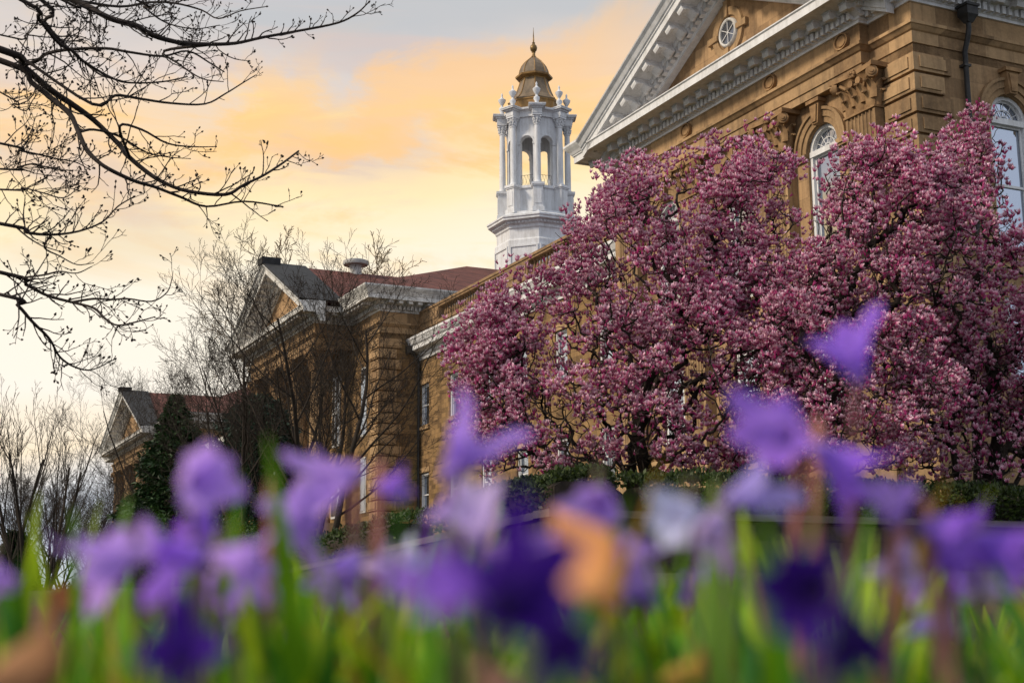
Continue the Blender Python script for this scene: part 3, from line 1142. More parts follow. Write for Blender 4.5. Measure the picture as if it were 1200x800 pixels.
hb(MB().box(LV - 0.95, LV - 0.45, LU1 - 0.45, LU1 + 0.05, 15.7, 16.15), 'hopper', M['iron'], ds)
mb = MB().box(LV + 0.6, 14, LU0 + 0.05, LU1, 16.6, 17.0)
hb(mb, 'roof', M['slate'])


# ---- pavilions farther along -----------------------------------------------
def far_pavilion(uc, bay_half, u0, u1, vb, vp, ztop, hip_z, depth, words, portico=True):
    """body u0..u1 with face at vb, portico centred on uc with face at vp"""
    H = bay_half
    dark_top = 16.65
    # body
    mb = MB()
    mb.box(vb, vb + depth, u0, u1, 0.5, 18.3)
    hb(mb, 'wall', M['rough'], label='tan stone walls of the %s pavilion' % words)
    # deep porch: back wall shows between the columns
    mb = MB()
    bpath = [(vb + depth, u1), (vb, u1), (vb, uc + H), (vp, uc + H), (vp, uc - H), (vb, uc - H), (vb, u0), (vb + depth, u0)]
    mb.sweep(ARCHI, bpath)
    mb.sweep([(-0.3, 17.603), (0.02, 17.603), (0.02, 18.24), (-0.3, 18.24)], bpath)
    mb.box(vp + 0.28, vb + 0.1, uc - H + 0.28, uc + H - 0.28, 16.66, 18.2)
    hb(mb, 'frieze', M['trim'], label='sandstone frieze of the %s pavilion' % words)
    mb = MB()
    e = 1.0
    mb.sweep(cornice_prof(False), [(vp + 1.4, uc + H), (vp, uc + H), (vp, uc - H), (vp + 1.4, uc - H)])
    mb.sweep(cornice_prof(True), [(vb + depth, u1), (vb, u1), (vb, uc + H), (vp + 1.4, uc + H)])
    mb.sweep(cornice_prof(True), [(vp + 1.4, uc - H), (vb, uc - H), (vb, u0), (vb + depth, u0)])
    for a, b, n_ in (((vp, uc - H), (vp, uc + H), (-1, 0)), ((vp, uc - H), (vb, uc - H), (0, -1)), ((vb, u0), (vb, uc - H - 0.4), (-1, 0)), ((vb, u0), (vb + 12, u0), (0, -1))):
        dentils(mb, a, b, n_)
        a_, b_ = Vector(a), Vector(b)
        kk = int((b_ - a_).length / 0.62)
        nn = Vector(n_)
        for i in range(kk):
            c = a_ + (b_ - a_) * ((i + 0.5) / max(1, kk))
            q = c + nn * 0.42
            w_ = Vector((-nn.y, nn.x)) * 0.14
            p4 = [q - w_, q + w_, q + w_ + nn * 0.65, q - w_ + nn * 0.65]
            mb.add([(p.x, p.y, 18.6) for p in p4] + [(p.x, p.y, 18.795) for p in p4], [(0, 1, 2, 3), (0, 4, 5, 1), (1, 5, 6, 2), (2, 6, 7, 3), (3, 7, 4, 0)])
    hb(mb, 'cornice', M['oldwhite'], label='peeling white cornice of the %s pavilion' % words)
    half = H + 1.5
    sl = (ztop - 19.3) / half
    mb = MB()
    mb.prism([(uc - H, 18.9), (uc + H, 18.9), (uc, ztop - 0.9)], lambda a, z: (vp + 0.2, a, z), lambda a, z: (vp + 1.2, a, z))
    hb(mb, 'tympanum', M['stone'])
    mb = MB()
    pediment_band(mb, RAKE, uc, half, ztop, sl, vp)
    rake_extras(mb, None, uc, half - 0.9, ztop, sl, vp, mods=False)
    for s in (-1, 1):
        for i in range(13):
            u = uc + s * (i + 0.5) * (half - 0.6) / 13
            zz = ztop - sl * abs(u - uc)
            mb.add([(vp - o, u + a, zz - s * a * sl + n_) for a in (-0.14, 0.14) for o, n_ in ((0.42, -0.92), (0.8, -0.84), (1.07, -0.8), (1.07, -0.67), (0.42, -0.67))],
                   [(0, 1, 2, 3, 4), (9, 8, 7, 6, 5), (0, 5, 6, 1), (1, 6, 7, 2), (2, 7, 8, 3), (3, 8, 9, 4)])
    hb(mb, 'raking_cornice', M['oldwhite'], label='peeling white sloping cornice of the %s gable' % words)
    # roofs: dark gable in front, red hip behind
    mb = MB()
    for s in (-1, 1):
        A = [(vp - 1.5, uc, ztop + 0.1), (vp + 1.6, uc, ztop + 0.1), (vb - 1.1, uc + s * half, 19.42), (vp - 1.5, uc + s * half, 19.42)]
        mb.add([(p[0], p[1], p[2] + 0.02) for p in A] + [(p[0], p[1], p[2] - 0.1) for p in A], [(0, 1, 2, 3), (7, 6, 5, 4), (0, 3, 7, 4), (2, 1, 5, 6)])
    mb.box(vp - 1.62, vp - 0.3, uc - 0.5, uc + 0.5, ztop - 0.12, ztop + 0.36)
    hb(mb, 'gable_roof', M['slate'], label='dark slate front of the %s roof' % words)
    mb = MB()
    hb_v = vb - 1.4
    mb.prism([(uc - half + 0.1, 19.40), (uc, ztop), (uc + half - 0.1, 19.40)], lambda a, z: (vp + 0.3, a, z - 0.02), lambda a, z: (vb + 10.5, a, z - 0.02))
    v_r = vb + 11.2
    mb.add([(vb - 1.3, u0 - 1.3, 19.62), (vb + depth, u0 - 1.3, 19.62), (vb + depth, u1 + 1.3, 19.62), (vb - 1.3, u1 + 1.3, 19.62), (v_r, uc, hip_z), (vb + depth - 4, uc, hip_z)],
           [(0, 4, 3), (0, 1, 5, 4), (1, 2, 5), (2, 3, 4, 5)])
    hb(mb, 'roof', M['redroof'], label='dull red shingled roof of the %s pavilion' % words)
    # columns of the porch
    span = H * 2 - 1.5
    c0 = None
    for k in range(4):
        u = uc - H + 0.75 + span * k / 3
        mb = MB()
        nf = 20
        ring = lambda r_, z: [(vp + 0.62 + (r_ * (1 - 0.06 * (j % 2))) * math.cos(2 * math.pi * j / (nf * 2)), u + (r_ * (1 - 0.06 * (j % 2))) * math.sin(2 * math.pi * j / (nf * 2)), z) for j in range(nf * 2)]
        mb.loft([ring(0.62, 6.3), ring(0.62, 9.5), ring(0.54, 15.3)])
        mb.lathe([(0.8, 5.7), (0.8, 5.95), (0.72, 6.1), (0.66, 6.3)], 20, (vp + 0.62, u, 0))
        mb.box(vp - 0.25, vp + 1.5, u - 0.9, u + 0.9, 0.5, 5.7)
        p_ = hb(mb, 'column', M['trim'])
        if c0 is None:
            m2 = capital_mb(0.55, 1.1)
            c0 = m2.build('capital', M['carved'], p_, 35)
            cp = c0
        else:
            cp = c0.copy()
            COL.objects.link(cp)
            cp.parent = p_
        cp.location = (vp + 1.18, u, 15.29 - ZB)
    mb = MB().box(vp - 0.3, vb + 0.1, uc - H - 0.2, uc + H + 0.2, 0.5, 5.0)
    hb(mb, 'porch_base', M['rough'])
    for k in range(3):
        u = uc - H + 0.75 + span * (k + 0.5) / 3
        mb = MB().box(vb - 0.08, vb + 0.05, u - 0.75, u + 0.75, 6.2, 9.0)
        mb.box(vb - 0.08, vb + 0.05, u - 0.75, u + 0.75, 10.8, 15.4)
        w_ = hb(mb, 'window', M['white'])
        hb(MB().box(vb - 0.12, vb - 0.083, u - 0.6, u + 0.6, 6.35, 8.85).box(vb - 0.12, vb - 0.083, u - 0.6, u + 0.6, 10.95, 15.2), 'pane', M['glass'], w_)
        hb(MB().box(vb - 0.15, vb - 0.121, u - 0.62, u + 0.62, 7.55, 7.65).box(vb - 0.15, vb - 0.121, u - 0.62, u + 0.62, 12.95, 13.05).box(vb - 0.15, vb - 0.121, u - 0.03, u + 0.03, 10.95, 15.2), 'sash', M['white'], w_)
    for k in range(20):
        quoin_block(u0, vb, k, 16.62 - 0.655 * (k + 1), 0.655, 1)


# right strip between porch and corner carries one tall white window
far_pavilion(60.4, 7.45, 48.0, 73.0, 0.6, -1.95, 23.7, 25.0, 30, 'middle')
for z0, z1 in ((10.9, 15.2), (6.2, 9.6)):
    mb = MB().box(0.56, 0.62, 50.2, 51.2, z0, z1)
    w_ = hb(mb, 'window', M['oldwhite'])
    hb(MB().box(0.53, 0.557, 50.3, 51.1, z0 + 0.12, z1 - 0.12), 'pane', M['glass'], w_)
mb = MB().lathe([(0.42, 23.3), (0.42, 24.05), (0.46, 24.08), (0.46, 24.2), (0.86, 24.22), (0.9, 24.3), (0.9, 24.5), (0.75, 24.56), (0.1, 24.66)], 20, (3.3, 60.4, 0))
hb(mb, 'roof_vent', M['zinc'], smooth=35, label='grey mushroom vent on the ridge of the middle roof')
far_pavilion(126.0, 10.7, 105.4, 144.0, 2.0, 0.4, 24.7, 26.0, 34, 'farthest')
# low range between them
mb = MB().box(4.5, 14, 73, 105.3, 0.5, 15.4)
hb(mb, 'wall', M['rough'])
mb = MB().sweep([(-0.1, 15.3), (0.2, 15.4), (0.7, 15.9), (0.9, 16.6), (-0.1, 16.75)], [(4.5, 105.3), (4.5, 73)])
hb(mb, 'cornice', M['oldwhite'])

# ---- white bell tower ------------------------------------------------------
TU, TV = 60.3, 17.45
A0 = math.pi / 8
mb = MB()
mb.lathe([(3.1, 18.0), (3.1, 26.9), (2.95, 27.05), (2.95, 27.75), (3.05, 27.85), (3.05, 28.05), (3.2, 28.12), (3.3, 28.3), (3.62, 28.36), (3.62, 28.5), (3.7, 28.56), (3.7, 28.68), (3.2, 28.9), (2.95, 28.95), (2.95, 29.1)], 8, (TV, TU, 0), A0)
for k in range(8):
    am = A0 + (k + 0.5) * math.pi / 4
    c, s_ = math.cos(am), math.sin(am)
    ap = 3.1 * math.cos(math.pi / 8)
    for (a0, a1, z0, z1) in ((-1.1, -0.98, 24.0, 26.5), (0.98, 1.1, 24.0, 26.5), (-0.98, 0.98, 26.38, 26.5)):
        mb.add([(TV + (ap + o) * c - a * s_, TU + (ap + o) * s_ + a * c, z) for z in (z0, z1) for a, o in ((a0, -0.03), (a1, -0.03), (a1, 0.07), (a0, 0.07))],
               [(0, 1, 2, 3), (4, 5, 6, 7), (0, 1, 5, 4), (1, 2, 6, 5), (2, 3, 7, 6), (3, 0, 4, 7)])
    # little blocks under the tower cornice
    for i in range(9):
        a = (i - 4) * 0.27
        ap2 = 3.2 * math.cos(math.pi / 8)
        mb.add([(TV + (ap2 + o) * c - (a + q) * s_, TU + (ap2 + o) * s_ + (a + q) * c, z) for z in (28.14, 28.27) for q, o in ((-0.08, -0.05), (0.08, -0.05), (0.08, 0.12), (-0.08, 0.12))],
               [(0, 1, 2, 3), (4, 5, 6, 7), (0, 1, 5, 4), (1, 2, 6, 5), (2, 3, 7, 6), (3, 0, 4, 7)])
tower = hb(mb, 'bell_tower', M['towerwhite'], label='white octagonal open bell tower with brown domed cap')
# parapet panels behind the pedestals, arcade drum with eight openings
RI = 2.12
mb = MB()
mb.lathe([(2.25, 29.0), (2.25, 30.95), (2.38, 31.0), (2.38, 31.2), (1.2, 31.22)], 8, (TV, TU, 0), A0)
hb(mb, 'parapet', M['towerwhite'], tower)
mb = MB()
for k in range(8):
    am = A0 + (k + 0.5) * math.pi / 4
    c, s_ = math.cos(am), math.sin(am)
    ap = RI * math.cos(math.pi / 8)
    hwid = RI * math.sin(math.pi / 8)
    th = 0.42
    ro = 0.50
    fm = facade([(-hwid, 31.2), (-ro, 31.2), (-ro, 34.6)] + [(-ro * math.cos(math.pi * i / 12), 34.6 + ro * math.sin(math.pi * i / 12)) for i in range(1, 12)] + [(ro, 34.6), (ro, 31.2), (hwid, 31.2), (hwid, 36.55), (-hwid, 36.55)], [],
                lambda a, z, d: (TV + ap * c - a * s_, TU + ap * s_ + a * c, z), 0)
    mb.add(fm.v, fm.f)
    fi = facade([(-hwid * 0.8, 31.2), (-ro, 31.2), (-ro, 34.6)] + [(-ro * math.cos(math.pi * i / 12), 34.6 + ro * math.sin(math.pi * i / 12)) for i in range(1, 12)] + [(ro, 34.6), (ro, 31.2), (hwid * 0.8, 31.2), (hwid * 0.8, 36.55), (-hwid * 0.8, 36.55)], [],
                lambda a, z, d: (TV + (ap - th) * c - a * s_, TU + (ap - th) * s_ + a * c, z), 0)
    mb.add(fi.v, fi.f)
    lp = [(-ro, 31.2), (-ro, 34.6)] + [(-ro * math.cos(math.pi * i / 12), 34.6 + ro * math.sin(math.pi * i / 12)) for i in range(1, 12)] + [(ro, 34.6), (ro, 31.2)]
    n = len(lp)
    mb.add([(TV + ap * c - a * s_, TU + ap * s_ + a * c, z) for a, z in lp] + [(TV + (ap - th) * c - a * s_, TU + (ap - th) * s_ + a * c, z) for a, z in lp], [(i, i + 1, n + i + 1, n + i) for i in range(n - 1)])
    # raised arch moulding and imposts
    arc = [(q, [(q * math.cos(math.pi * i / 12), 34.6 + q * math.sin(math.pi * i / 12)) for i in range(13)]) for q in (ro + 0.02, ro + 0.14)]
    rr = []
    for (a, z), (b, y) in zip(arc[0][1], arc[1][1]):
        rr.append([(TV + (ap + o) * c - q * s_, TU + (ap + o) * s_ + q * c, w) for o, q, w in ((0.0, a, z), (0.07, a, z), (0.07, b, y), (0.0, b, y))])
    mb.loft(rr)
    for sg in (-1, 1):
        a0, a1 = sorted((sg * (ro - 0.02), sg * (ro + 0.2)))
        mb.add([(TV + (ap + o) * c - a * s_, TU + (ap + o) * s_ + a * c, z) for z in (34.44, 34.58) for a, o in ((a0, -0.4), (a1, -0.4), (a1, 0.08), (a0, 0.08))],
               [(0, 1, 2, 3), (4, 5, 6, 7), (0, 1, 5, 4), (1, 2, 6, 5), (2, 3, 7, 6), (3, 0, 4, 7)])
mb.lathe([(RI - 0.1, 36.5), (RI - 0.1, 36.54), (0.1, 36.54)], 8, (TV, TU, 0), A0)
hb(mb, 'arcade', M['towerwhite'], tower)
# thin iron railing in the openings
mb = MB()
for k in range(8):
    am = A0 + (k + 0.5) * math.pi / 4
    c, s_ = math.cos(am), math.sin(am)
    ap = RI * math.cos(math.pi / 8) - 0.2
    P = lambda a, z: (TV + ap * c - a * s_, TU + ap * s_ + a * c, z)
    mb.tube([P(-0.5, 32.1), P(0.5, 32.1)], 0.016, 4)
    for i in range(4):
        a = -0.5 + 0.25 * i
        mb.tube([P(a, 31.2), P(a + 0.25, 32.1)], 0.009, 4)
        mb.tube([P(a + 0.25, 31.2), P(a, 32.1)], 0.009, 4)
hb(mb, 'railing', M['iron'], tower)
# column bays: pedestal, shaft, capital, block of entablature
ent = MB()
Re = 2.28
ent.lathe([(Re - 0.25, 36.56), (Re, 36.56), (Re, 36.9), (Re + 0.05, 36.95), (Re + 0.1, 37.0), (Re + 0.32, 37.06), (Re + 0.34, 37.2), (1.9, 37.3)], 8, (TV, TU, 0), A0)
ped0 = col0 = urn0 = None
for k in range(8):
    an = A0 + k * math.pi / 4
    c, s_ = math.cos(an), math.sin(an)

    def sq(mb, r0, r1, hw, z0, z1):
        mb.add([(r * 1.0, a, z) for z in (z0, z1) for r, a in ((r0, -hw), (r1, -hw), (r1, hw), (r0, hw))],
               [(3, 2, 1, 0), (4, 5, 6, 7), (0, 1, 5, 4), (1, 2, 6, 5), (2, 3, 7, 6), (3, 0, 4, 7)])
    if ped0 is None:
        m1 = MB()
        sq(m1, 1.8, 2.92, 0.44, 29.0, 29.35)
        sq(m1, 1.8, 2.84, 0.36, 29.35, 30.92)
        sq(m1, 1.8, 2.90, 0.42, 30.92, 31.02)
        sq(m1, 1.8, 2.96, 0.48, 31.02, 31.2)
        sq(m1, 2.8, 2.87, 0.24, 29.6, 30.7)
        m1.xf(lambda p: (p[0], p[1], p[2] - ZB))
        ped0 = m1.build('pedestal', M['towerwhite'], tower)
        m1 = MB()
        cx = 2.47
        m1.lathe([(0.32, 31.2), (0.32, 31.3), (0.27, 31.36), (0.235, 31.45), (0.235, 33), (0.2, 35.7), (0.24, 35.74), (0.24, 35.8)], 16, (cx, 0, 0))
        m1.lathe([(0.2, 35.8), (0.22, 36.1), (0.3, 36.35), (0.32, 36.4), (0.32, 36.42)], 12, (cx, 0, 0))
        for q in range(8):
            aa = q * math.pi / 4
            for (z, r, w) in ((35.95, 0.25, 0.1), (36.15, 0.28, 0.1)):
                m1.lathe([(0.01, -0.12), (0.06, -0.05), (0.08, 0.05), (0.02, 0.1)], 5, (cx + r * math.cos(aa + z), r * math.sin(aa + z), z))
        for q in range(4):
            aa = q * math.pi / 2 + math.pi / 4
            m1.lathe([(0.01, -0.1), (0.09, -0.03), (0.09, 0.04), (0.01, 0.1)], 6, (cx + 0.36 * math.cos(aa), 0.36 * math.sin(aa), 36.32))
        sq(m1, cx - 0.36, cx + 0.36, 0.36, 36.42, 36.55)
        m1.xf(lambda p: (p[0], p[1], p[2] - ZB))
        col0 = m1.build('column', M['towerwhite'], tower, 40)
        m1 = MB()
        pr = [(0.24, 37.3), (0.24, 37.42), (0.17, 37.45), (0.15, 37.6), (0.24, 37.75), (0.22, 37.9), (0.1, 38.0), (0.08, 38.1), (0.15, 38.2), (0.27, 38.42), (0.29, 38.52), (0.3, 38.56), (0.17, 38.66), (0.1, 38.72), (0.06, 38.86), (0.085, 38.95), (0.05, 39.04), (0.01, 39.12)]
        m1.lathe(pr, 14, (2.47, 0, 0))
        m1.xf(lambda p: (p[0], p[1], p[2] - ZB))
        urn0 = m1.build('urn', M['towerwhite'], tower, 40)
        trio = (ped0, col0, urn0)
    else:
        trio = []
        for o in (ped0, col0, urn0):
            q = o.copy()
            COL.objects.link(q)
            q.parent = tower
            trio.append(q)
    for o in trio:
        o.location = (TV, TU, 0)
        o.rotation_euler = (0, 0, an)
    e1 = MB()
    sq(e1, 1.7, 2.86, 0.36, 36.553, 36.95)
    sq(e1, 1.7, 2.98, 0.46, 36.95, 37.06)
    sq(e1, 1.7, 3.14, 0.6, 37.063, 37.16)
    sq(e1, 1.7, 3.18, 0.64, 37.16, 37.245)
    sq(e1, 2.1, 2.8, 0.3, 37.245, 37.32)
    e1.xf(lambda p: (TV + p[0] * c - p[1] * s_, TU + p[0] * s_ + p[1] * c, p[2]))
    ent.add(e1.v, e1.f)
hb(ent, 'entablature', M['towerwhite'], tower)
mb = MB().lathe([(1.9, 37.2), (1.9, 38.05), (1.98, 38.1), (1.98, 38.2)], 8, (TV, TU, 0), A0)
hb(mb, 'drum', M['copper'], tower)
mb = MB()
bell = [(2.0, 38.2), (2.02, 38.26), (1.78, 38.4), (1.52, 38.75), (1.32, 39.2), (1.15, 39.7), (1.05, 40.05), (1.0, 40.15)]
mb.lathe(bell, 8, (TV, TU, 0), A0)
br = hb(mb, 'bell_roof', M['lead'], tower)
mb = MB()
for k in range(8):
    an = A0 + k * math.pi / 4
    mb.tube([(TV + (r + 0.0) * math.cos(an), TU + (r + 0.0) * math.sin(an), z) for r, z in bell[1:]], 0.055, 5)
hb(mb, 'ridge_roll', M['copper'], br)
mb = MB().lathe([(1.0, 40.1), (1.05, 40.2), (1.2, 40.24), (1.42, 40.3), (1.45, 40.42), (1.2, 40.5), (1.05, 40.52)], 8, (TV, TU, 0), A0)
hb(mb, 'cap_cornice', M['copper'], tower)
dome = [(1.14, 40.5), (1.14, 40.62), (1.08, 40.95), (0.93, 41.3), (0.7, 41.6), (0.42, 41.85), (0.22, 42.0), (0.12, 42.15)]
mb = MB().lathe(dome, 8, (TV, TU, 0), A0)
dm = hb(mb, 'dome', M['lead'], tower)
mb = MB()
for k in range(8):
    an = A0 + k * math.pi / 4
    mb.tube([(TV + r * math.cos(an), TU + r * math.sin(an), z) for r, z in dome[1:]], 0.045, 5)
hb(mb, 'ridge_roll', M['copper'], dm)
mb = MB().lathe([(0.2, 42.05), (0.13, 42.2), (0.11, 42.42), (0.16, 42.46), (0.14, 42.5), (0.24, 42.62), (0.28, 42.8), (0.24, 42.98), (0.12, 43.1), (0.1, 43.18), (0.13, 43.22), (0.06, 43.3), (0.045, 43.7), (0.01, 44.5)], 14, (TV, TU, 0))
hb(mb, 'finial', M['bronze'], tower, 40)

# ------------------------------------------------------------------ garden wall and hedges


def wall_run(s0, t0, s1, t1, z0f, z1f, h0, h1):
    mb, cap = MB(), MB()
    a, b = WC + AX_U * s0 + AX_V * t0, WC + AX_U * s1 + AX_V * t1
    return a, b


def slab(mb, a, b, w, za0, za1, zb0, zb1, off=0.0):
    """slab from a to b of width w to the left side, tops za1/zb1, bottoms za0/zb0"""
    d = (b - a).normalized()
    n = Vector((-d.y, d.x, 0))
    p = [a + n * off, b + n * off, b + n * (off + w), a + n * (off + w)]
    zs0, zs1 = (za0, zb0, zb0, za0), (za1, zb1, zb1, za1)
    mb.add([(q.x, q.y, z) for q, z in zip(p, zs0)] + [(q.x, q.y, z) for q, z in zip(p, zs1)], [(3, 2, 1, 0), (4, 5, 6, 7), (0, 1, 5, 4), (1, 2, 6, 5), (2, 3, 7, 6), (3, 0, 4, 7)])


gw = empty('garden_wall', (WC.x, WC.y, 0.6))
tag(gw, 'low dark stone garden wall with pale cap, turning a corner below the hedge', 'wall')
mb, cap, pl = MB(), MB(), MB()
C0 = WC.copy()
PU = WC + AX_U * 70
PV = WC + AX_V * 16
slab(mb, PV, C0, -0.4, -0.2, 1.36, -0.2, 1.36)
slab(mb, C0 + AX_U * 0.4, PU, -0.4, -0.2, 1.347, -3.2, 1.36 - 0.033 * 70)
slab(cap, PV, C0 - AX_V * 0.06, -0.52, 1.363, 1.47, 1.363, 1.47, 0.06)
slab(cap, C0 + AX_U * 0.46, PU, -0.52, 1.348, 1.455, 1.363 - 0.033 * 70, 1.47 - 0.033 * 70, 0.06)
slab(pl, PV, C0 - AX_V * 0.35 - AX_U * 0.0, 0.35, -0.2, 0.72, -0.2, 0.72, 0.0)


def rel(mb, o):
    return mb.xf(lambda p: (p[0] - o.location.x, p[1] - o.location.y, p[2] - o.location.z))


rel(mb, gw).build('wall_body', M['wallstone'], gw)
rel(cap, gw).build('cap', M['cap'], gw)
rel(pl, gw).build('ledge', M['wallstone'], gw)


def leaf_cards(rng, P, Nrm, size, aspect=0.6, spread=0.9):
    """one folded leaf quad per point: P (n,3), Nrm (n,3) rough outward direction"""
    n = len(P)
    d = Nrm + rng.normal(0, spread, (n, 3))
    d /= np.linalg.norm(d, axis=1, keepdims=True) + 1e-9
    r = rng.normal(0, 1, (n, 3))
    a = np.cross(d, r)
    a /= np.linalg.norm(a, axis=1, keepdims=True) + 1e-9
    s = size * rng.uniform(0.6, 1.3, (n, 1))
    V = np.stack([P, P + d * s * 0.5 + a * s * aspect * 0.5, P + d * s, P + d * s * 0.5 - a * s * aspect * 0.5], 1).reshape(-1, 3)
    Fc = np.arange(4 * n).reshape(-1, 4)
    return V, Fc


def make_hedge(name, s0, t0, s1, t1, width, height, label, seed, nleaf):
    rng = np.random.default_rng(seed)
    a, b = WC + AX_U * s0 + AX_V * t0, WC + AX_U * s1 + AX_V * t1
    c = (a + b) / 2
    o = empty(name, (c.x, c.y, terrace(c.x, c.y)))
    tag(o, label, 'hedge', 'clipped hedges behind the garden wall')
    L = (b - a).length
    d = (b - a) / L
    nn = Vector((-d.y, d.x, 0))
    # twiggy core
    mb = MB()
    rings = []
    for i in range(13):
        p = a + d * (L * (0.02 + 0.96 * i / 12))
        zg = terrace(p.x, p.y)
        h_ = height - 0.16
        w = width / 2 - 0.12
        rings.append([(p.x + nn.x * q, p.y + nn.y * q, zg + z) for q, z in ((-w, -0.2), (w, -0.2), (w, h_ * 0.85), (w * 0.7, h_), (-w * 0.7, h_), (-w, h_ * 0.85))])
    mb.loft(rings)
    rel(mb, o).build('branch_core', M['bark'], o)
    t = rng.uniform(0, 1, nleaf)
    per = rng.uniform(0, 1, nleaf)
    w, h_ = width / 2, height
    x = np.where(per < 0.4, -w, np.where(per < 0.5, w, rng.uniform(-w, w, nleaf)))
    z = np.where(per < 0.5, rng.uniform(0, h_, nleaf), h_)
    nx_ = np.where(per < 0.4, -1, np.where(per < 0.5, 1, 0.0))
    nz_ = np.where(per < 0.5, 0.35, 1.0)
    lump = 0.10 * np.sin(t * L * 2.3 + seed) + 0.06 * np.sin(t * L * 5.9 + 2 * seed) + 0.05 * np.sin(t * L * 13 + z * 6)
    x = x * (1 + 0.5 * lump) + rng.normal(0, 0.05, nleaf)
    z = z * (1 + 0.55 * lump) + rng.normal(0, 0.04, nleaf)
    # round the top edges
    ed = np.clip((np.abs(x) / w - 0.7) / 0.3, 0, 1)
    z = np.where(z > h_ * 0.8, z - 0.12 * ed * ed, z)
    px = a.x + d.x * L * t + nn.x * x
    py = a.y + d.y * L * t + nn.y * x
    zg = np.array([terrace(q, r) for q, r in zip(px, py)])
    P = np.stack([px, py, zg + z], 1)
    Nr = np.stack([nn.x * nx_, nn.y * nx_, nz_], 1)
    V, Fc = leaf_cards(rng, P, Nr, 0.085, 0.55, 0.6)
    k = rng.uniform(0, 1, (nleaf, 1))
    cl = np.array([[0.010, 0.020, 0.006]]) * (1 - k) + np.array([[0.05, 0.075, 0.014]]) * k
    V -= np.array([o.location.x, o.location.y, o.location.z])
    f = np_mesh('foliage', V, Fc, M['hedge'], o, np.repeat(cl, 4, 0))
    return o


make_hedge('clipped_hedge', 1.1, 1.1, 5.4, 1.1, 1.1, 0.66, 'short dark green hedge sloping down left of the wall corner', 3, 9000)
make_hedge('clipped_hedge', 1.1, 1.8, 1.1, 15.0, 1.1, 0.56, 'long dark green hedge below the magnolias, right of the wall corner', 4, 20000)
make_hedge('clipped_hedge', 8.2, 1.4, 46.0, 1.4, 1.2, 0.72, 'long dark hedge running downhill below the bare trees', 5, 24000)

# ------------------------------------------------------------------ trees


class Limbs:
    """collects tapered tubes and makes them one mesh quickly"""

    def __init__(s):
        s.V, s.F, s.n = [], [], 0

    def add(s, pts, rad, sides):
        pts = np.asarray(pts, float)
        rad = np.asarray(rad, float)
        m = len(pts)
        t = np.gradient(pts, axis=0)
        t /= np.linalg.norm(t, axis=1, keepdims=True) + 1e-12
        ref = np.array([0.0, 0, 1.0]) if abs(t[0, 2]) < 0.9 else np.array([1.0, 0, 0])
        a = np.cross(t, ref)
        a /= np.linalg.norm(a, axis=1, keepdims=True) + 1e-12
        b = np.cross(t, a)
        th = np.arange(sides) * 2 * np.pi / sides
        ring = pts[:, None, :] + rad[:, None, None] * (a[:, None, :] * np.cos(th)[None, :, None] + b[:, None, :] * np.sin(th)[None, :, None])
        s.V.append(ring.reshape(-1, 3))
        i = np.arange(m - 1)[:, None] * sides
        j = np.arange(sides)[None, :]
        k = (j + 1) % sides
        f = np.stack([i + j, i + k, i + sides + k, i + sides + j], -1).reshape(-1, 4) + s.n
        s.F.append(f)
        s.n += m * sides

    def build(s, name, m, parent):
        V = np.concatenate(s.V)
        V = V - np.array(parent.location) if parent is not None else V
        return np_mesh(name, V, np.concatenate(s.F), m, parent)


def nrm(v):
    return v / (np.linalg.norm(v) + 1e-12)


def grow(rng, out, tips, p, d, L, r, lvl, P):
    """recursive branch; out[lvl] collects limbs"""
    n = max(3, int(P['seg'][min(lvl, len(P['seg']) - 1)]))
    pts, rad = [p.copy()], [r]
    step = L / n
    end = max(P['rmin'], r * P['taper'])
    dd = d.copy()
    for i in range(n):
        dd = nrm(dd + rng.normal(0, P['wander'], 3) + np.array([0, 0, P['up'][min(lvl, len(P['up']) - 1)]]))
        p = p + dd * step
        pts.append(p.copy())
        rad.append(r + (end - r) * (i + 1) / n)
    out[min(lvl, len(out) - 1)].add(pts, rad, P['sides'][min(lvl, len(P['sides']) - 1)])
    tips.append((pts[-1], dd, lvl))
    if lvl >= P['levels']:
        return
    k = P['kids'][lvl]
    t0 = P['bare'][lvl]
    az = rng.uniform(0, 2 * math.pi)
    for c in range(k):
        t = t0 + (1 - t0) * (c + rng.uniform(0.2, 0.8)) / k
        f = t * n
        i = min(int(f), n - 1)
        q = pts[i] + (pts[i + 1] - pts[i]) * (f - i)
        rr = (rad[i] + (rad[i + 1] - rad[i]) * (f - i)) * P['rratio'] * rng.uniform(0.75, 1.0)
        base = nrm(pts[i + 1] - pts[i])
        ang = R(rng.uniform(*P['angle'][lvl]))
        az += 2.4 + rng.uniform(-0.4, 0.4)
        o1 = nrm(np.cross(base, np.array([0.3, 0.2, 1.0]) if abs(base[2]) < 0.95 else np.array([1.0, 0, 0])))
        o2 = np.cross(base, o1)
        nd = nrm(base * math.cos(ang) + (o1 * math.cos(az) + o2 * math.sin(az)) * math.sin(ang))
        ln = L * P['lratio'][lvl] * rng.uniform(0.7, 1.15) * (1 - P['short'] * (t - t0) / (1 - t0 + 1e-6))
        if ln < 0.04:
            continue
        grow(rng, out, tips, q, nd, ln, max(rr, P['rmin']), lvl + 1, P)


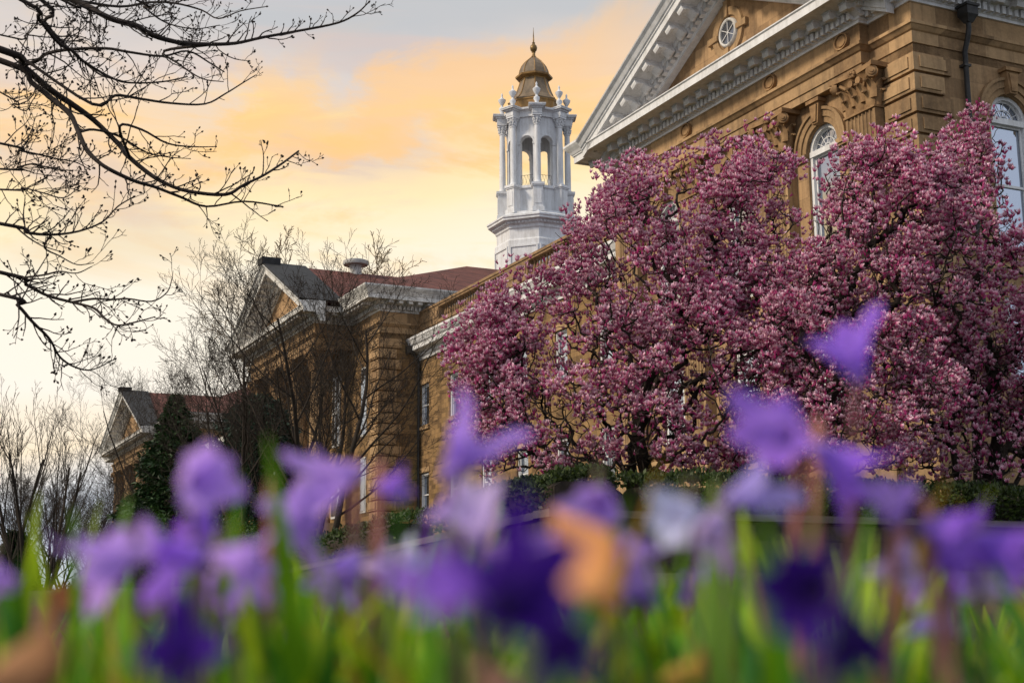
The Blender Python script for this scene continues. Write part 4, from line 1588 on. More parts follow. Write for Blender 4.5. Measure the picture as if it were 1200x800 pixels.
def bare_tree(name, px, dist, height, label, seed, m, cat='tree', group=None, stems=1, spread=18, zoff=0.0, P=None, trunk=0.25, lean=(0, 0, 0)):
    rng = np.random.default_rng(seed)
    g = at(px, 650, dist)
    z = ground(g.x, g.y) + zoff
    o = empty(name, (g.x, g.y, z))
    tag(o, label, cat, group)
    PP = dict(seg=(9, 8, 7, 6, 5), sides=(8, 6, 5, 3, 3), levels=4, kids=(9, 8, 7, 5), bare=(0.22, 0.2, 0.2, 0.2), angle=((30, 55), (30, 55), (28, 55), (25, 55)), lratio=(0.66, 0.6, 0.52, 0.5),
              rratio=0.6, rmin=0.005, taper=0.3, wander=0.065, up=(0.02, 0.07, 0.07, 0.06, 0.05), short=0.45)
    if P:
        PP.update(P)
    out = [Limbs(), Limbs(), Limbs()]
    tips = []
    for k in range(stems):
        az = 2 * math.pi * k / max(1, stems) + rng.uniform(-0.4, 0.4)
        an = R(spread) * (0 if stems == 1 else rng.uniform(0.5, 1.1))
        d = nrm(np.array([math.cos(az) * math.sin(an), math.sin(az) * math.sin(an), math.cos(an)]) + np.array(lean))
        b = np.array([g.x, g.y, z - 0.1]) + np.array([math.cos(az), math.sin(az), 0]) * (0.0 if stems == 1 else trunk * 0.9)
        grow(rng, out, tips, b, d, height * 0.62 * rng.uniform(0.88, 1.05), trunk * (1 if stems == 1 else 0.72), 0, PP)
    out[0].build('trunk', m, o)
    out[1].build('branch', m, o)
    if out[2].V:
        out[2].build('twig', m, o)
    return o


# two low branching trees in front of the middle pavilion
bare_tree('bare_tree', 372, 44, 13.0, 'dark bare tree nearest the bay beside the middle pavilion, low forking trunk', 11, M['bark'], group='bare trees before the pavilions', stems=3, spread=22, trunk=0.16)
bare_tree('bare_tree', 296, 48, 13.0, 'dark bare tree in front of the dark evergreens, left of the middle gable', 23, M['bark'], group='bare trees before the pavilions', stems=3, spread=25, trunk=0.15)
bare_tree('bare_tree', 205, 84, 20, 'thin pale bare tree rising above the farthest gable', 31, M['greybark'], group='bare trees before the pavilions', stems=3, spread=26, trunk=0.13)
# tall trees behind the middle pavilion
bare_tree('bare_tree', 372, 135, 43, 'tall bare tree tinted pale as if backlit, showing its top behind the middle roof', 41, M['backlitbark'], group='trees behind the hall', trunk=0.5, P=dict(rmin=0.03))
bare_tree('bare_tree', 436, 135, 40, 'shorter bare tree tinted pale as if backlit, behind the roof vent', 43, M['backlitbark'], group='trees behind the hall', trunk=0.45, P=dict(rmin=0.03))
# upright trees at the left edge
UPR = dict(angle=((14, 28), (16, 32), (18, 36), (20, 40)), up=(0.03, 0.10, 0.10, 0.08, 0.06), kids=(6, 5, 4, 2), wander=0.035)
bare_tree('bare_tree', 40, 46, 9.2, 'upright bare tree with many stems at the left edge', 51, M['bark'], group='bare trees at the left', stems=4, spread=20, trunk=0.13, P=UPR)
bare_tree('bare_tree', -10, 50, 10.6, 'bare tree cut by the left edge of the photo', 53, M['greybark'], group='bare trees at the left', stems=3, spread=20, trunk=0.15, P=UPR)
bare_tree('bare_tree', 92, 70, 10, 'small grey bare tree in the gap below the farthest gable', 57, M['greybark'], group='bare trees at the left', stems=4, spread=28, trunk=0.10)
bare_tree('bare_tree', 62, 90, 12, 'distant thin bare tree low in the gap at left', 59, M['greybark'], group='bare trees at the left', stems=3, spread=22, trunk=0.12)
bare_tree('bare_tree', 112, 100, 11, 'distant bare tree beside the farthest pavilion corner', 61, M['greybark'], group='bare trees at the left', stems=3, spread=26, trunk=0.12)


def conifer(name, px, dist, height, width, label, seed, c0, c1, droop=0.25, power=0.9, group='dark evergreens'):
    rng = np.random.default_rng(seed)
    g = at(px, 650, dist)
    z = ground(g.x, g.y)
    o = empty(name, (g.x, g.y, z))
    tag(o, label, 'conifer', group)
    L = Limbs()
    L.add([(g.x, g.y, z - 0.2), (g.x, g.y, z + height * 0.5), (g.x, g.y, z + height * 0.98)], [0.16, 0.09, 0.015], 7)
    br = Limbs()
    P, N = [], []
    nb = 260
    for i in range(nb):
        t = (i + rng.uniform(0, 1)) / nb
        hz = height * (0.04 + 0.95 * t)
        R_ = width / 2 * (1 - t) ** power * rng.uniform(0.7, 1.12) + 0.08
        az = i * 2.39996 + rng.uniform(-0.3, 0.3)
        d = np.array([math.cos(az), math.sin(az), 0])
        up = 0.35 - droop * (1 - t) * 2.2
        pts = []
        for q in np.linspace(0, 1, 5):
            pts.append(np.array([g.x, g.y, z + hz]) + d * R_ * q + np.array([0, 0, R_ * (up * q * 0.5 - droop * q * (1 - q) + 0.16 * q * q)]))
        br.add(pts, np.linspace(0.03, 0.006, 5), 3)
        nn = int(50 + 130 * R_ / (width / 2))
        for k in range(nn):
            q = rng.uniform(0.15, 1.0) ** 0.7
            i0 = min(3, int(q * 4))
            b = pts[i0] + (pts[i0 + 1] - pts[i0]) * (q * 4 - i0)
            side = np.array([-d[1], d[0], 0]) * rng.normal(0, 0.16) * R_ * (1.25 - q)
            P.append(b + side + rng.normal(0, 0.05, 3) - np.array([0, 0, abs(rng.normal(0, 0.07))]))
            N.append(d * 0.8 + np.array([0, 0, rng.uniform(-0.6, 0.3)]) + nrm(side + 1e-6) * 0.5)
    P, N = np.array(P), np.array(N)
    V, Fc = leaf_cards(rng, P, N, 0.26, 0.36, 0.4)
    k = rng.uniform(0, 1, (len(P), 1))
    cl = np.array([c0]) * (1 - k) + np.array([c1]) * k
    L.build('trunk', M['bark'], o)
    br.build('branch', M['bark'], o)
    V -= np.array(o.location)
    np_mesh('foliage', V, Fc, M['needle'], o, np.repeat(cl, 4, 0))
    return o


G0, G1 = (0.008, 0.022, 0.006), (0.030, 0.066, 0.018)
conifer('spruce_tree', 200, 66, 9.6, 7.2, 'pointed dark green spruce in front of the farthest gable', 71, G0, G1)
conifer('spruce_tree', 152, 72, 5.6, 5.0, 'lower dark spruce filling the space left of the pointed one', 72, G0, G1)
conifer('spruce_tree', 300, 60, 8.2, 7.0, 'broad bluish dark evergreen before the middle portico', 73, (0.008, 0.022, 0.013), (0.030, 0.062, 0.038), 0.2, 0.55)
conifer('spruce_tree', 18, 52, 3.6, 2.4, 'small dark spruce among the stems at the left edge', 74, G0, G1)


def shrub(name, px, dist, width, height, label, seed, c0, c1, cat='shrub', group=None, n=12000, size=0.10):
    rng = np.random.default_rng(seed)
    g = at(px, 650, dist)
    z = ground(g.x, g.y)
    o = empty(name, (g.x, g.y, z))
    tag(o, label, cat, group)
    L = Limbs()
    for k in range(26):
        az, el = rng.uniform(0, 6.28), rng.uniform(0.3, 1.35)
        d = np.array([math.cos(az) * math.cos(el) * width / 2, math.sin(az) * math.cos(el) * width / 2, math.sin(el) * height])
        b = np.array([g.x, g.y, z - 0.05])
        L.add([b, b + d * 0.45 + rng.normal(0, 0.06, 3), b + d * 0.95], [0.03, 0.018, 0.006], 4)
    L.build('stem', M['bark'], o)
    u = rng.normal(0, 1, (n, 3))
    u[:, 2] = np.abs(u[:, 2])
    u /= np.linalg.norm(u, axis=1, keepdims=True)
    lump = 1 + 0.14 * np.sin(u[:, 0] * 6 + seed) * np.cos(u[:, 1] * 5) + 0.1 * np.sin(u[:, 2] * 9 + u[:, 0] * 7)
    rad = rng.uniform(0.55, 1.0, n) ** 0.5 * lump
    P = u * rad[:, None] * np.array([width / 2, width / 2, height]) + np.array([g.x, g.y, z])
    V, Fc = leaf_cards(rng, P, u, size, 0.6, 0.8)
    k = rng.uniform(0, 1, (n, 1))
    cl = np.array([c0]) * (1 - k) + np.array([c1]) * k
    V -= np.array(o.location)
    np_mesh('foliage', V, Fc, M['needle'] if 'evergreen' in name else M['hedge'], o, np.repeat(cl, 4, 0))
    return o


shrub('flowering_shrub', 58, 58, 3.6, 1.9, 'dull pink flowering bush low at the left below the bare stems', 81, (0.14, 0.05, 0.06), (0.36, 0.16, 0.18))
shrub('evergreen_shrub', 22, 46, 4.6, 1.3, 'low dark bush under the upright bare tree at the left edge', 82, G0, G1, group='dark low shrubs')
shrub('evergreen_shrub', 102, 50, 4.6, 1.6, 'low dark bush at the foot of the gap beside the spruces', 83, G0, (0.05, 0.04, 0.02), group='dark low shrubs')
shrub('evergreen_shrub', 180, 44, 5.0, 2.2, 'dark spreading bush below the pointed spruce', 84, G0, G1, group='dark low shrubs')
shrub('evergreen_shrub', 262, 46, 4.5, 2.3, 'dark spreading bush under the broad bluish evergreen', 85, G0, G1, group='dark low shrubs')

# ------------------------------------------------------------------ magnolias
# one blossom: eight upright cupped petals, pigment dark rose at the foot and pale at the tip


def blossom_template(np_=7):
    V, Fc, w = [], [], []
    for k in range(np_):
        an = 2 * math.pi * k / np_ + (0.35 if k % 2 else 0)
        op = 0.75 if k % 2 else 1.0
        c, s_ = math.cos(an), math.sin(an)
        o = len(V)
        for (r, z, hw, t) in ((0.05, 0.0, 0.05, 0.0), (0.25, 0.26, 0.14, 0.3), (0.36 * op, 0.58, 0.14, 0.66), (0.52 * op + 0.02, 0.95, 0.045, 1.0)):
            V.append((r * c - hw * s_, r * s_ + hw * c, z))
            V.append((r * c + hw * s_, r * s_ - hw * c, z))
            w += [t, t]
        for i in range(3):
            Fc.append((o + 2 * i, o + 2 * i + 1, o + 2 * i + 3, o + 2 * i + 2))
    return np.array(V), np.array(Fc), np.array(w)


BT, BF, BW = blossom_template()


def magnolia(px, dist, blobs, stems, label, seed, nskel, nflower):
    rng = np.random.default_rng(seed)
    g = at(px, 600, dist)
    z = ground(g.x, g.y)
    o = empty('magnolia_tree', (g.x, g.y, z))
    tag(o, label, 'tree', 'pink flowering magnolias')
    base = np.array([g.x, g.y, z])
    mpp = dist / F
    # the crown is a union of lobes standing round the trunk
    lobes = []
    for (cx, cy, rx, ry, dd) in blobs:
        c = np.array(at(cx, cy, dist + dd))
        lobes.append((c, np.array([rx * mpp, max(rx, ry) * mpp * 0.85, ry * mpp])))
    for c, r_ in list(lobes):
        if r_[2] / mpp > 60:                                # uneven outline: small shoots out of each big lobe
            for q in range(7):
                a_ = rng.uniform(-0.35, math.pi + 0.35)
                b_ = rng.uniform(-1, 1)
                w_ = rng.uniform(14, 30) * mpp
                dirv = np.array([math.cos(a_) * math.sqrt(1 - b_ * b_ * 0.6), b_ * 0.8, math.sin(a_)])
                lobes.append((c + dirv * r_ * rng.uniform(0.86, 1.02), np.array([w_, w_, w_ * rng.uniform(1.1, 1.9)])))
    vol = np.array([l[1].prod() for l in lobes])
    n = nskel
    ch = rng.choice(len(lobes), n, p=vol ** 0.75 / (vol ** 0.75).sum())
    u = rng.normal(0, 1, (n, 3))
    u /= np.linalg.norm(u, axis=1, keepdims=True)
    rr = rng.uniform(0.1, 1, (n, 1)) ** 0.42
    pts = np.array([lobes[c][0] for c in ch]) + u * rr * np.array([lobes[c][1] for c in ch])
    pts = pts[pts[:, 2] > z + 0.5]
    # skeleton: stems rise from the base, every point hangs on the nearest node nearer to the root
    nodes, par, cost = [base.copy()], [-1], [0.0]
    for k in range(stems):
        az = 2 * math.pi * k / stems + rng.uniform(-0.3, 0.3)
        tgt = lobes[k % len(lobes)][0]
        prev = 0
        for q in (0.12, 0.25, 0.4, 0.55):
            p = base + (tgt - base) * q + np.array([math.cos(az), math.sin(az), 0]) * 0.5 * math.sin(q * 3) + rng.normal(0, 0.08, 3)
            p[2] = base[2] + (tgt[2] - base[2]) * q ** 0.9
            nodes.append(p)
            par.append(prev)
            cost.append(cost[prev] + np.linalg.norm(p - nodes[prev]))
            prev = len(nodes) - 1
    order = np.argsort(np.linalg.norm(pts - base, axis=1))
    N = np.zeros((len(nodes) + len(pts), 3))
    Cst = np.zeros(len(N))
    N[:len(nodes)] = nodes
    Cst[:len(nodes)] = cost
    m = len(nodes)
    for i in order:
        p = pts[i]
        d = np.linalg.norm(N[:m] - p, axis=1)
        j = int(np.argmin(d + 0.10 * Cst[:m]))
        N[m] = p
        par.append(j)
        Cst[m] = Cst[j] + d[j]
        m += 1
    par = np.array(par)
    cnt = np.ones(m)
    for i in range(m - 1, 0, -1):
        cnt[par[i]] += cnt[i]
    rad = 0.0052 * cnt ** 0.44
    rad = np.minimum(rad, 0.15)
    big, small = Limbs(), Limbs()
    for i in range(1, m):
        a, b = N[par[i]], N[i]
        mid = (a + b) / 2 + np.array([0, 0, -0.04]) * np.linalg.norm(b - a) + rng.normal(0, 0.02, 3)
        r0 = min(rad[par[i]], rad[i] * 1.5)
        (big if rad[i] > 0.035 else small).add([a, mid, b], [r0, (r0 + rad[i]) / 2, rad[i]], 6 if rad[i] > 0.035 else 3)
    big.build('trunk', M['bark'], o)
    small.build('branch', M['bark'], o)
    # blossoms stand on twig ends and along the thin twigs, most of them near the crown's surface
    thin = np.where(rad < 0.014)[0]
    # they sit in rounded clumps on the limb ends, with darker hollows between
    per = 26
    nc = nflower // per
    pick = rng.choice(thin, nc)
    cc_ = N[pick]
    Rc = rng.uniform(0.17, 0.44, nc)
    uu = rng.normal(0, 1, (nc, per, 3))
    uu[:, :, 2] = uu[:, :, 2] * 0.75 + 0.35
    uu /= np.linalg.norm(uu, axis=2, keepdims=True)
    pos = cc_[:, None, :] + uu * (Rc[:, None] * rng.uniform(0.35, 1.0, (nc, per)) ** 0.5)[:, :, None]
    pos = pos.reshape(-1, 3)
    clump_tone = np.repeat(rng.uniform(0, 1, nc), per)
    nflower = nc * per
    sz = rng.uniform(0.056, 0.108, nflower)
    bud = rng.uniform(0, 1, nflower) < 0.25
    ax = nrm(np.zeros(3)) + np.tile(np.array([0, 0, 1.0]), (nflower, 1)) + rng.normal(0, 0.42, (nflower, 3)) + 0.35 * (pos - np.array([base[0], base[1], base[2] + 3.5])) / 4
    ax /= np.linalg.norm(ax, axis=1, keepdims=True)
    e1 = np.cross(ax, rng.normal(0, 1, (nflower, 3)))
    e1 /= np.linalg.norm(e1, axis=1, keepdims=True)
    e2 = np.cross(ax, e1)
    op = np.where(bud, 0.55, rng.uniform(0.85, 1.5, nflower))
    ht = np.where(bud, 1.0, rng.uniform(0.75, 1.0, nflower))
    B = BT[None] * np.stack([op, op, ht], 1)[:, None, :]
    B = B + rng.normal(0, 0.05, B.shape) * BW[None, :, None]
    V = pos[:, None, :] + sz[:, None, None] * (B[:, :, 0:1] * e1[:, None] + B[:, :, 1:2] * e2[:, None] + B[:, :, 2:3] * ax[:, None])
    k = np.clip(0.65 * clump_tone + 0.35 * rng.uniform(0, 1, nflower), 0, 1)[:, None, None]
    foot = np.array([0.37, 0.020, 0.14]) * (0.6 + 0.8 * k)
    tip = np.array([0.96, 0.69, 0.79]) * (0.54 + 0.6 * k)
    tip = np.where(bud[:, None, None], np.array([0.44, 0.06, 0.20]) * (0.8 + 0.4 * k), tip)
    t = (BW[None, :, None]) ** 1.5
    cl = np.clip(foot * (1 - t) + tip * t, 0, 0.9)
    nv = len(BT)
    Fc = (BF[None] + (np.arange(nflower) * nv)[:, None, None]).reshape(-1, 4)
    V = V.reshape(-1, 3) - np.array(o.location)
    c_ = np_mesh('blossom_crown', V, Fc, M['petal'], o, cl.reshape(-1, 3))
    tag(c_, kind='stuff')
    return o


magnolia(738, 27.0, [(640, 428, 90, 100, 0), (745, 340, 95, 130, -0.5), (585, 470, 50, 75, 0.3), (840, 300, 75, 105, 0.5), (690, 500, 115, 60, -0.8), (800, 440, 105, 110, -1.2), (880, 260, 60, 85, 0.4), (745, 235, 32, 42, 0),
                      (592, 375, 36, 48, 0.2), (905, 195, 30, 32, 0.5), (690, 318, 40, 38, 0), (885, 380, 70, 110, 0), (800, 205, 26, 30, 0.3), (925, 340, 45, 60, 0.2), (935, 440, 45, 90, 0), (625, 530, 62, 36, -0.4), (715, 545, 80, 32, -0.6), (830, 540, 75, 36, -0.6), (785, 470, 50, 45, 0.3), (570, 440, 40, 70, 0.2), (580, 520, 44, 46, 0), (600, 400, 40, 44, 0)], 5,
         'broad pink magnolia left of the group, in front of the connecting range', 101, 5000, 21000)
magnolia(905, 26.0, [(1000, 330, 62, 110, 0), (960, 430, 80, 110, -0.4), (1030, 230, 45, 62, 0.2), (1075, 300, 65, 110, 0.3), (1020, 460, 95, 80, -0.8), (1004, 264, 20, 32, 0), (1085, 215, 40, 55, 0.4), (900, 500, 70, 60, 0),
                      (1030, 190, 26, 22, 0.2), (965, 350, 34, 60, 0), (1010, 525, 70, 34, -0.4), (930, 520, 50, 36, -0.3)], 4,
         'pink magnolia in the middle of the group, before the quoined corner', 102, 3300, 13000)
magnolia(1152, 28.0, [(1118, 300, 50, 95, 0), (1132, 205, 26, 62, 0.2), (1140, 430, 85, 90, -0.4), (1208, 440, 52, 90, 0.3), (1100, 470, 60, 62, 0), (1200, 500, 60, 50, 0), (1140, 146, 12, 26, 0.2), (1180, 300, 16, 60, 0), (1262, 420, 60, 110, 0), (1110, 535, 80, 30, -0.6), (1195, 545, 60, 28, -0.4)], 4,
         'pink magnolia at the right edge, reaching the tall side window', 103, 3100, 11000)

# ------------------------------------------------------------------ overhanging branches, upper left
oh = empty('overhanging_tree', (-9.2, 13.0, low_ground(-9.2, 13.0)))
tag(oh, 'near budding tree whose black branches hang into the sky at upper left', 'tree')
OB = np.array(oh.location)
limb_l, twig_l = Limbs(), Limbs()
bud_pos = []
rng_o = np.random.default_rng(7)
zt = OB[2]
tr_top = np.array([-8.4, 13.6, 11.5])
trunk_pts = [OB + np.array([0, 0, -0.2]), OB + np.array([0.1, 0.1, 2.2]), OB + np.array([0.3, 0.3, 5.0]), OB + np.array([0.5, 0.4, 8.0]), tr_top]
tl = Limbs()
tl.add(trunk_pts, [0.36, 0.3, 0.25, 0.19, 0.1], 12)
traced = [
    (14.0, 0.050, 0.012, ('T', 5.6), [(0, 58), (26, 77), (60, 106), (84, 122), (110, 141), (140, 170), (148, 181), (170, 200), (192, 214), (220, 224), (264, 228), (285, 217), (308, 206), (330, 192), (350, 177)]),
    (13.7, 0.044, 0.010, ('T', 5.4), [(0, 71), (37, 97), (60, 115), (82, 134), (92, 155), (102, 176), (118, 192), (137, 203), (160, 213), (181, 219), (212, 231), (242, 242), (286, 236), (330, 242)]),
    (14.4, 0.050, 0.009, ('T', 7.6), [(85, 0), (108, 11), (130, 22), (160, 31), (180, 42), (210, 50), (240, 52), (275, 51), (308, 44), (352, 36), (396, 27), (418, 16), (432, 3)]),
    (13.5, 0.030, 0.008, ('T', 7.0), [(18, -4), (45, 22), (68, 50), (85, 60), (98, 72), (128, 90), (150, 97), (190, 96), (220, 90)]),
    (14.2, 0.034, 0.010, ('T', 7.2), [(44, -4), (52, 25), (70, 47), (84, 60), (100, 74), (118, 88), (138, 94)]),
    (13.9, 0.026, 0.008, (0, 2), [(26, 74), (44, 71), (55, 63), (83, 58), (125, 57), (150, 61), (190, 66), (220, 60), (246, 74), (262, 84)]),
    (14.1, 0.022, 0.007, (0, 3), [(75, 112), (108, 122), (135, 112), (165, 116), (200, 121), (240, 122), (264, 110), (285, 97), (300, 88)]),
    (13.2, 0.026, 0.007, ('T', 3.6), [(0, 262), (30, 272), (60, 275), (92, 271), (120, 260), (138, 242), (156, 231)]),
    (13.6, 0.030, 0.007, ('T', 3.1), [(0, 319), (30, 333), (55, 346), (84, 354), (110, 361), (124, 374), (138, 381), (160, 377), (182, 371)]),
    (13.8, 0.016, 0.006, (8, 3), [(84, 354), (110, 350), (130, 351), (150, 350), (178, 353), (196, 342), (202, 325)]),
    (13.3, 0.026, 0.007, ('T', 2.8), [(0, 345), (20, 357), (38, 377), (58, 397), (70, 418), (88, 430), (108, 433), (134, 421)]),
    (13.1, 0.018, 0.006, ('T', 4.6), [(0, 168), (22, 176), (45, 181), (66, 186), (88, 190), (104, 198)]),
    (13.0, 0.016, 0.006, ('T', 4.3), [(0, 198), (20, 196), (40, 192), (58, 197), (82, 200)]),
    (13.4, 0.015, 0.006, ('T', 4.0), [(0, 222), (25, 220), (50, 226), (74, 232), (90, 222)]),
    (14.5, 0.014, 0.005, ('T', 6.6), [(0, 41), (30, 41), (58, 44), (90, 42), (112, 50)]),
    (14.6, 0.020, 0.006, (2, 1), [(108, 11), (140, 8), (175, 3), (205, 4), (236, 12), (256, 22), (282, 13), (312, 8)]),
    (14.6, 0.022, 0.006, (2, 4), [(180, 42), (192, 60), (208, 74), (236, 92), (262, 96)]),
    (14.0, 0.020, 0.006, (0, 5), [(110, 141), (140, 148), (166, 152), (196, 168), (226, 172), (252, 172)]),
    (13.7, 0.018, 0.005, (1, 3), [(82, 134), (110, 152), (140, 160), (170, 178), (196, 184), (222, 186)]),
    (13.2, 0.014, 0.005, (7, 1), [(30, 272), (52, 290), (70, 300), (90, 310), (110, 308)]),
    (13.4, 0.014, 0.005, (8, 1), [(30, 333), (52, 322), (70, 318), (90, 320), (108, 312)]),
    (13.6, 0.020, 0.006, ('T', 8.0), [(60, -6), (92, 6), (120, 18), (148, 26), (176, 20), (206, 16)]),
    (14.3, 0.018, 0.006, ('T', 8.3), [(150, -6), (168, 8), (186, 22), (204, 30), (230, 34), (256, 30)]),
    (13.5, 0.014, 0.005, ('T', 6.0), [(0, 108), (14, 122), (30, 130), (38, 118), (46, 106)]),
]


def smooth_line(p, k=3):
    """Catmull-Rom through the points"""
    p = np.asarray(p, float)
    q = np.vstack([2 * p[0] - p[1], p, 2 * p[-1] - p[-2]])
    out = []
    for i in range(1, len(q) - 2):
        for t in np.arange(k) / k:
            a, b, c, d = q[i - 1], q[i], q[i + 1], q[i + 2]
            out.append(0.5 * (2 * b + (c - a) * t + (2 * a - 5 * b + 4 * c - d) * t * t + (3 * b - a - 3 * c + d) * t ** 3))
    out.append(p[-1])
    return np.array(out)


PT = dict(seg=(6, 5, 4), sides=(4, 3, 3), levels=2, kids=(2, 2), bare=(0.3, 0.35), angle=((28, 55), (30, 60)), lratio=(0.45, 0.5), rratio=0.7, rmin=0.0030, taper=0.5, wander=0.16, up=(0.05, 0.08, 0.1), short=0.3)
lines3 = []
for li, (dist, r0, r1, root, pix) in enumerate(traced):
    p3 = np.array([at(x, y, dist + 0.5 * math.sin(li * 1.7 + i * 0.45)) for i, (x, y) in enumerate(pix)])
    if root[0] == 'T':
        zz = root[1]
        tp = np.array([OB[0] + 0.4, OB[1] + 0.3, OB[2] + zz])
        a = p3[0]
        dirn = nrm(p3[0] - p3[1])
        mid = (tp + a) / 2 + dirn * 0.6 + np.array([0, 0, 0.25])
        p3 = np.vstack([tp, mid, p3])
    else:
        pl_ = lines3[root[0]]
        j = int(np.argmin(np.linalg.norm(pl_ - p3[0], axis=1)))
        p3[0] = pl_[j]
    c3 = smooth_line(p3, 4)
    lines3.append(c3)
    rad = np.linspace(r0, r1, len(c3)) * 0.8
    limb_l.add(c3, rad, 6)
    # side twigs with buds
    seglen = np.linalg.norm(np.diff(c3, axis=0), axis=1)
    s_tot = seglen.sum()
    n_t = int(s_tot / 0.21)
    cum = np.concatenate([[0], np.cumsum(seglen)])
    start = cum[8] if root[0] == 'T' else 0.15
    for k in range(n_t):
        s_ = start + (s_tot - start) * (k + rng_o.uniform(0, 1)) / n_t
        j = min(int(np.searchsorted(cum, s_)) - 1, len(c3) - 2)
        j = max(j, 0)
        f = (s_ - cum[j]) / max(1e-6, seglen[j])
        q = c3[j] + (c3[j + 1] - c3[j]) * f
        d = nrm(c3[j + 1] - c3[j])
        sd_ = nrm(np.array(RT) * rng_o.normal(0, 0.2) + np.array(UP) * (1 if rng_o.uniform() < 0.56 else -1) + np.array(FW) * rng_o.normal(0, 0.7))
        sd_ = nrm(sd_ - d * sd_.dot(d))
        ang = R(rng_o.uniform(22, 55))
        nd = nrm(d * math.cos(ang) + sd_ * math.sin(ang))
        ln = rng_o.uniform(0.12, 0.6) * (1.1 - 0.4 * s_ / s_tot)
        tips = []
        grow(rng_o, [twig_l], tips, q, nd, ln, min(rad[j] * 0.5, 0.0085), 0, PT)
        bud_pos += [(t_[0], t_[1]) for t_ in tips]
    bud_pos.append((c3[-1], nrm(c3[-1] - c3[-2])))
tl.build('trunk', M['blackbark'], oh)
limb_l.build('branch', M['blackbark'], oh)
twig_l.build('twig', M['blackbark'], oh)
mb = MB()
for p, d in bud_pos:
    if rng_o.uniform() < 0.6:
        r = rng_o.uniform(0.006, 0.013)
        e = p + d * r * 2.6
        mb.tube([p - d * r * 0.3, p + d * r * 0.6, p + d * r * 1.6, e], [r * 0.4, r, r * 0.8, r * 0.1], 5)
        if rng_o.uniform() < 0.3:
            d2 = nrm(d + rng_o.normal(0, 0.7, 3))
            mb.tube([p, p + d2 * r * 0.9, p + d2 * r * 2.2], [r * 0.4, r * 0.8, r * 0.1], 5)
mb.xf(lambda p: (p[0] - OB[0], p[1] - OB[1], p[2] - OB[2]))
tag(mb.build('bud', M['blackbark'], oh), kind='stuff')

# ------------------------------------------------------------------ flowers close to the camera


def blade_mesh(rng, base, length, width, az, lean, curl, cs):
    """one strap leaf: V-folded tapering strip; returns V, F, C"""
    n = 9
    d = np.array([math.cos(az), math.sin(az), 0.0])
    sd_ = np.array([-d[1], d[0], 0.0])
    V, C = [], []
    p = np.array(base, float)
    ang = lean
    for i in range(n):
        t = i / (n - 1)
        w = width * 0.5 * (0.55 + 0.9 * t if t < 0.5 else 1.0) * (1 - max(0, (t - 0.45) / 0.55) ** 2.2) + 0.0004
        up = np.array([0, 0, 1.0]) * math.cos(ang) + d * math.sin(ang)
        fold = np.array([0, 0, 1.0]) * math.sin(ang) - d * math.cos(ang)
        V += [p - sd_ * w + fold * w * 0.35 * -1, p, p + sd_ * w - fold * w * 0.35]
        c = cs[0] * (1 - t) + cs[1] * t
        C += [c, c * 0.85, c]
        p = p + up * length / (n - 1)
        ang += curl / (n - 1)
    F_ = []
    for i in range(n - 1):
        for j in (0, 1):
            F_.append((3 * i + j, 3 * i + j + 1, 3 * i + j + 4, 3 * i + j + 3))
    return np.array(V), np.array(F_), np.array(C)


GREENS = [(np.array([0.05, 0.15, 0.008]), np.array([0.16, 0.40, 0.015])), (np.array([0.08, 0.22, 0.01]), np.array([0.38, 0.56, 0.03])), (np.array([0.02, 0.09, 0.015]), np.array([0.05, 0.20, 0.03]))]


def merge(parts):
    V, F_, C, o = [], [], [], 0
    for v, f, c in parts:
        V.append(v)
        F_.append(f + o)
        C.append(c)
        o += len(v)
    return np.concatenate(V), np.concatenate(F_), np.concatenate(C)


def floret(rng, c, axis, size, col, open_=1.0):
    """six narrow tepals flaring from a short tube, facing along axis"""
    ax = nrm(np.array(axis, float))
    e1 = nrm(np.cross(ax, [0.31, 0.2, 0.9]))
    e2 = np.cross(ax, e1)
    V, F_, C = [], [], []
    for k in range(6):
        an = k * math.pi / 3 + rng.uniform(-0.12, 0.12)
        rad = e1 * math.cos(an) + e2 * math.sin(an)
        tan = -e1 * math.sin(an) + e2 * math.cos(an)
        o = len(V)
        tw = rng.uniform(-0.6, 0.6)
        sk = rng.uniform(0.7, 1.25)
        for (a, r, hw, t) in ((0.0, 0.06, 0.10, 0), (0.30, 0.20, 0.20, 0.3), (0.60, 0.40, 0.26, 0.6), (0.80, 0.66, 0.22, 0.85), (0.86, 0.88, 0.06, 1.0)):
            r = r * open_ * (1 + (sk - 1) * t)
            q = c + size * (ax * (a * 1.25 * sk - 0.4 + 0.25 * tw * t) + rad * r)
            V += [q - size * tan * hw + size * ax * 0.04 * -1, q - size * ax * 0.05 * (1 - t), q + size * tan * hw]
            cc = np.array(col) * (0.85 + 0.35 * t) + np.array([0.30, 0.26, 0.22]) * max(0, 0.75 - t) * (1.2 if max(col) > 0.4 else 0.15)
            C += [cc * 1.1, cc * 0.8, cc * 1.1]
        for i in range(4):
            for j in (0, 1):
                F_.append((o + 3 * i + j, o + 3 * i + j + 1, o + 3 * i + j + 4, o + 3 * i + j + 3))
    return np.array(V), np.array(F_), np.array(C)


VIO = (0.52, 0.31, 0.96)
PUR = (0.33, 0.13, 0.80)
PALE = (0.60, 0.46, 0.86)
MIL = (0.58, 0.60, 0.96)
SHADED_DARK = (0.032, 0.006, 0.18)  # violet petals near the lens, their shade put into the pigment
SHADED_VIO = (0.05, 0.010, 0.25)  # slightly lighter violet, also darkened in colour to stand for shade
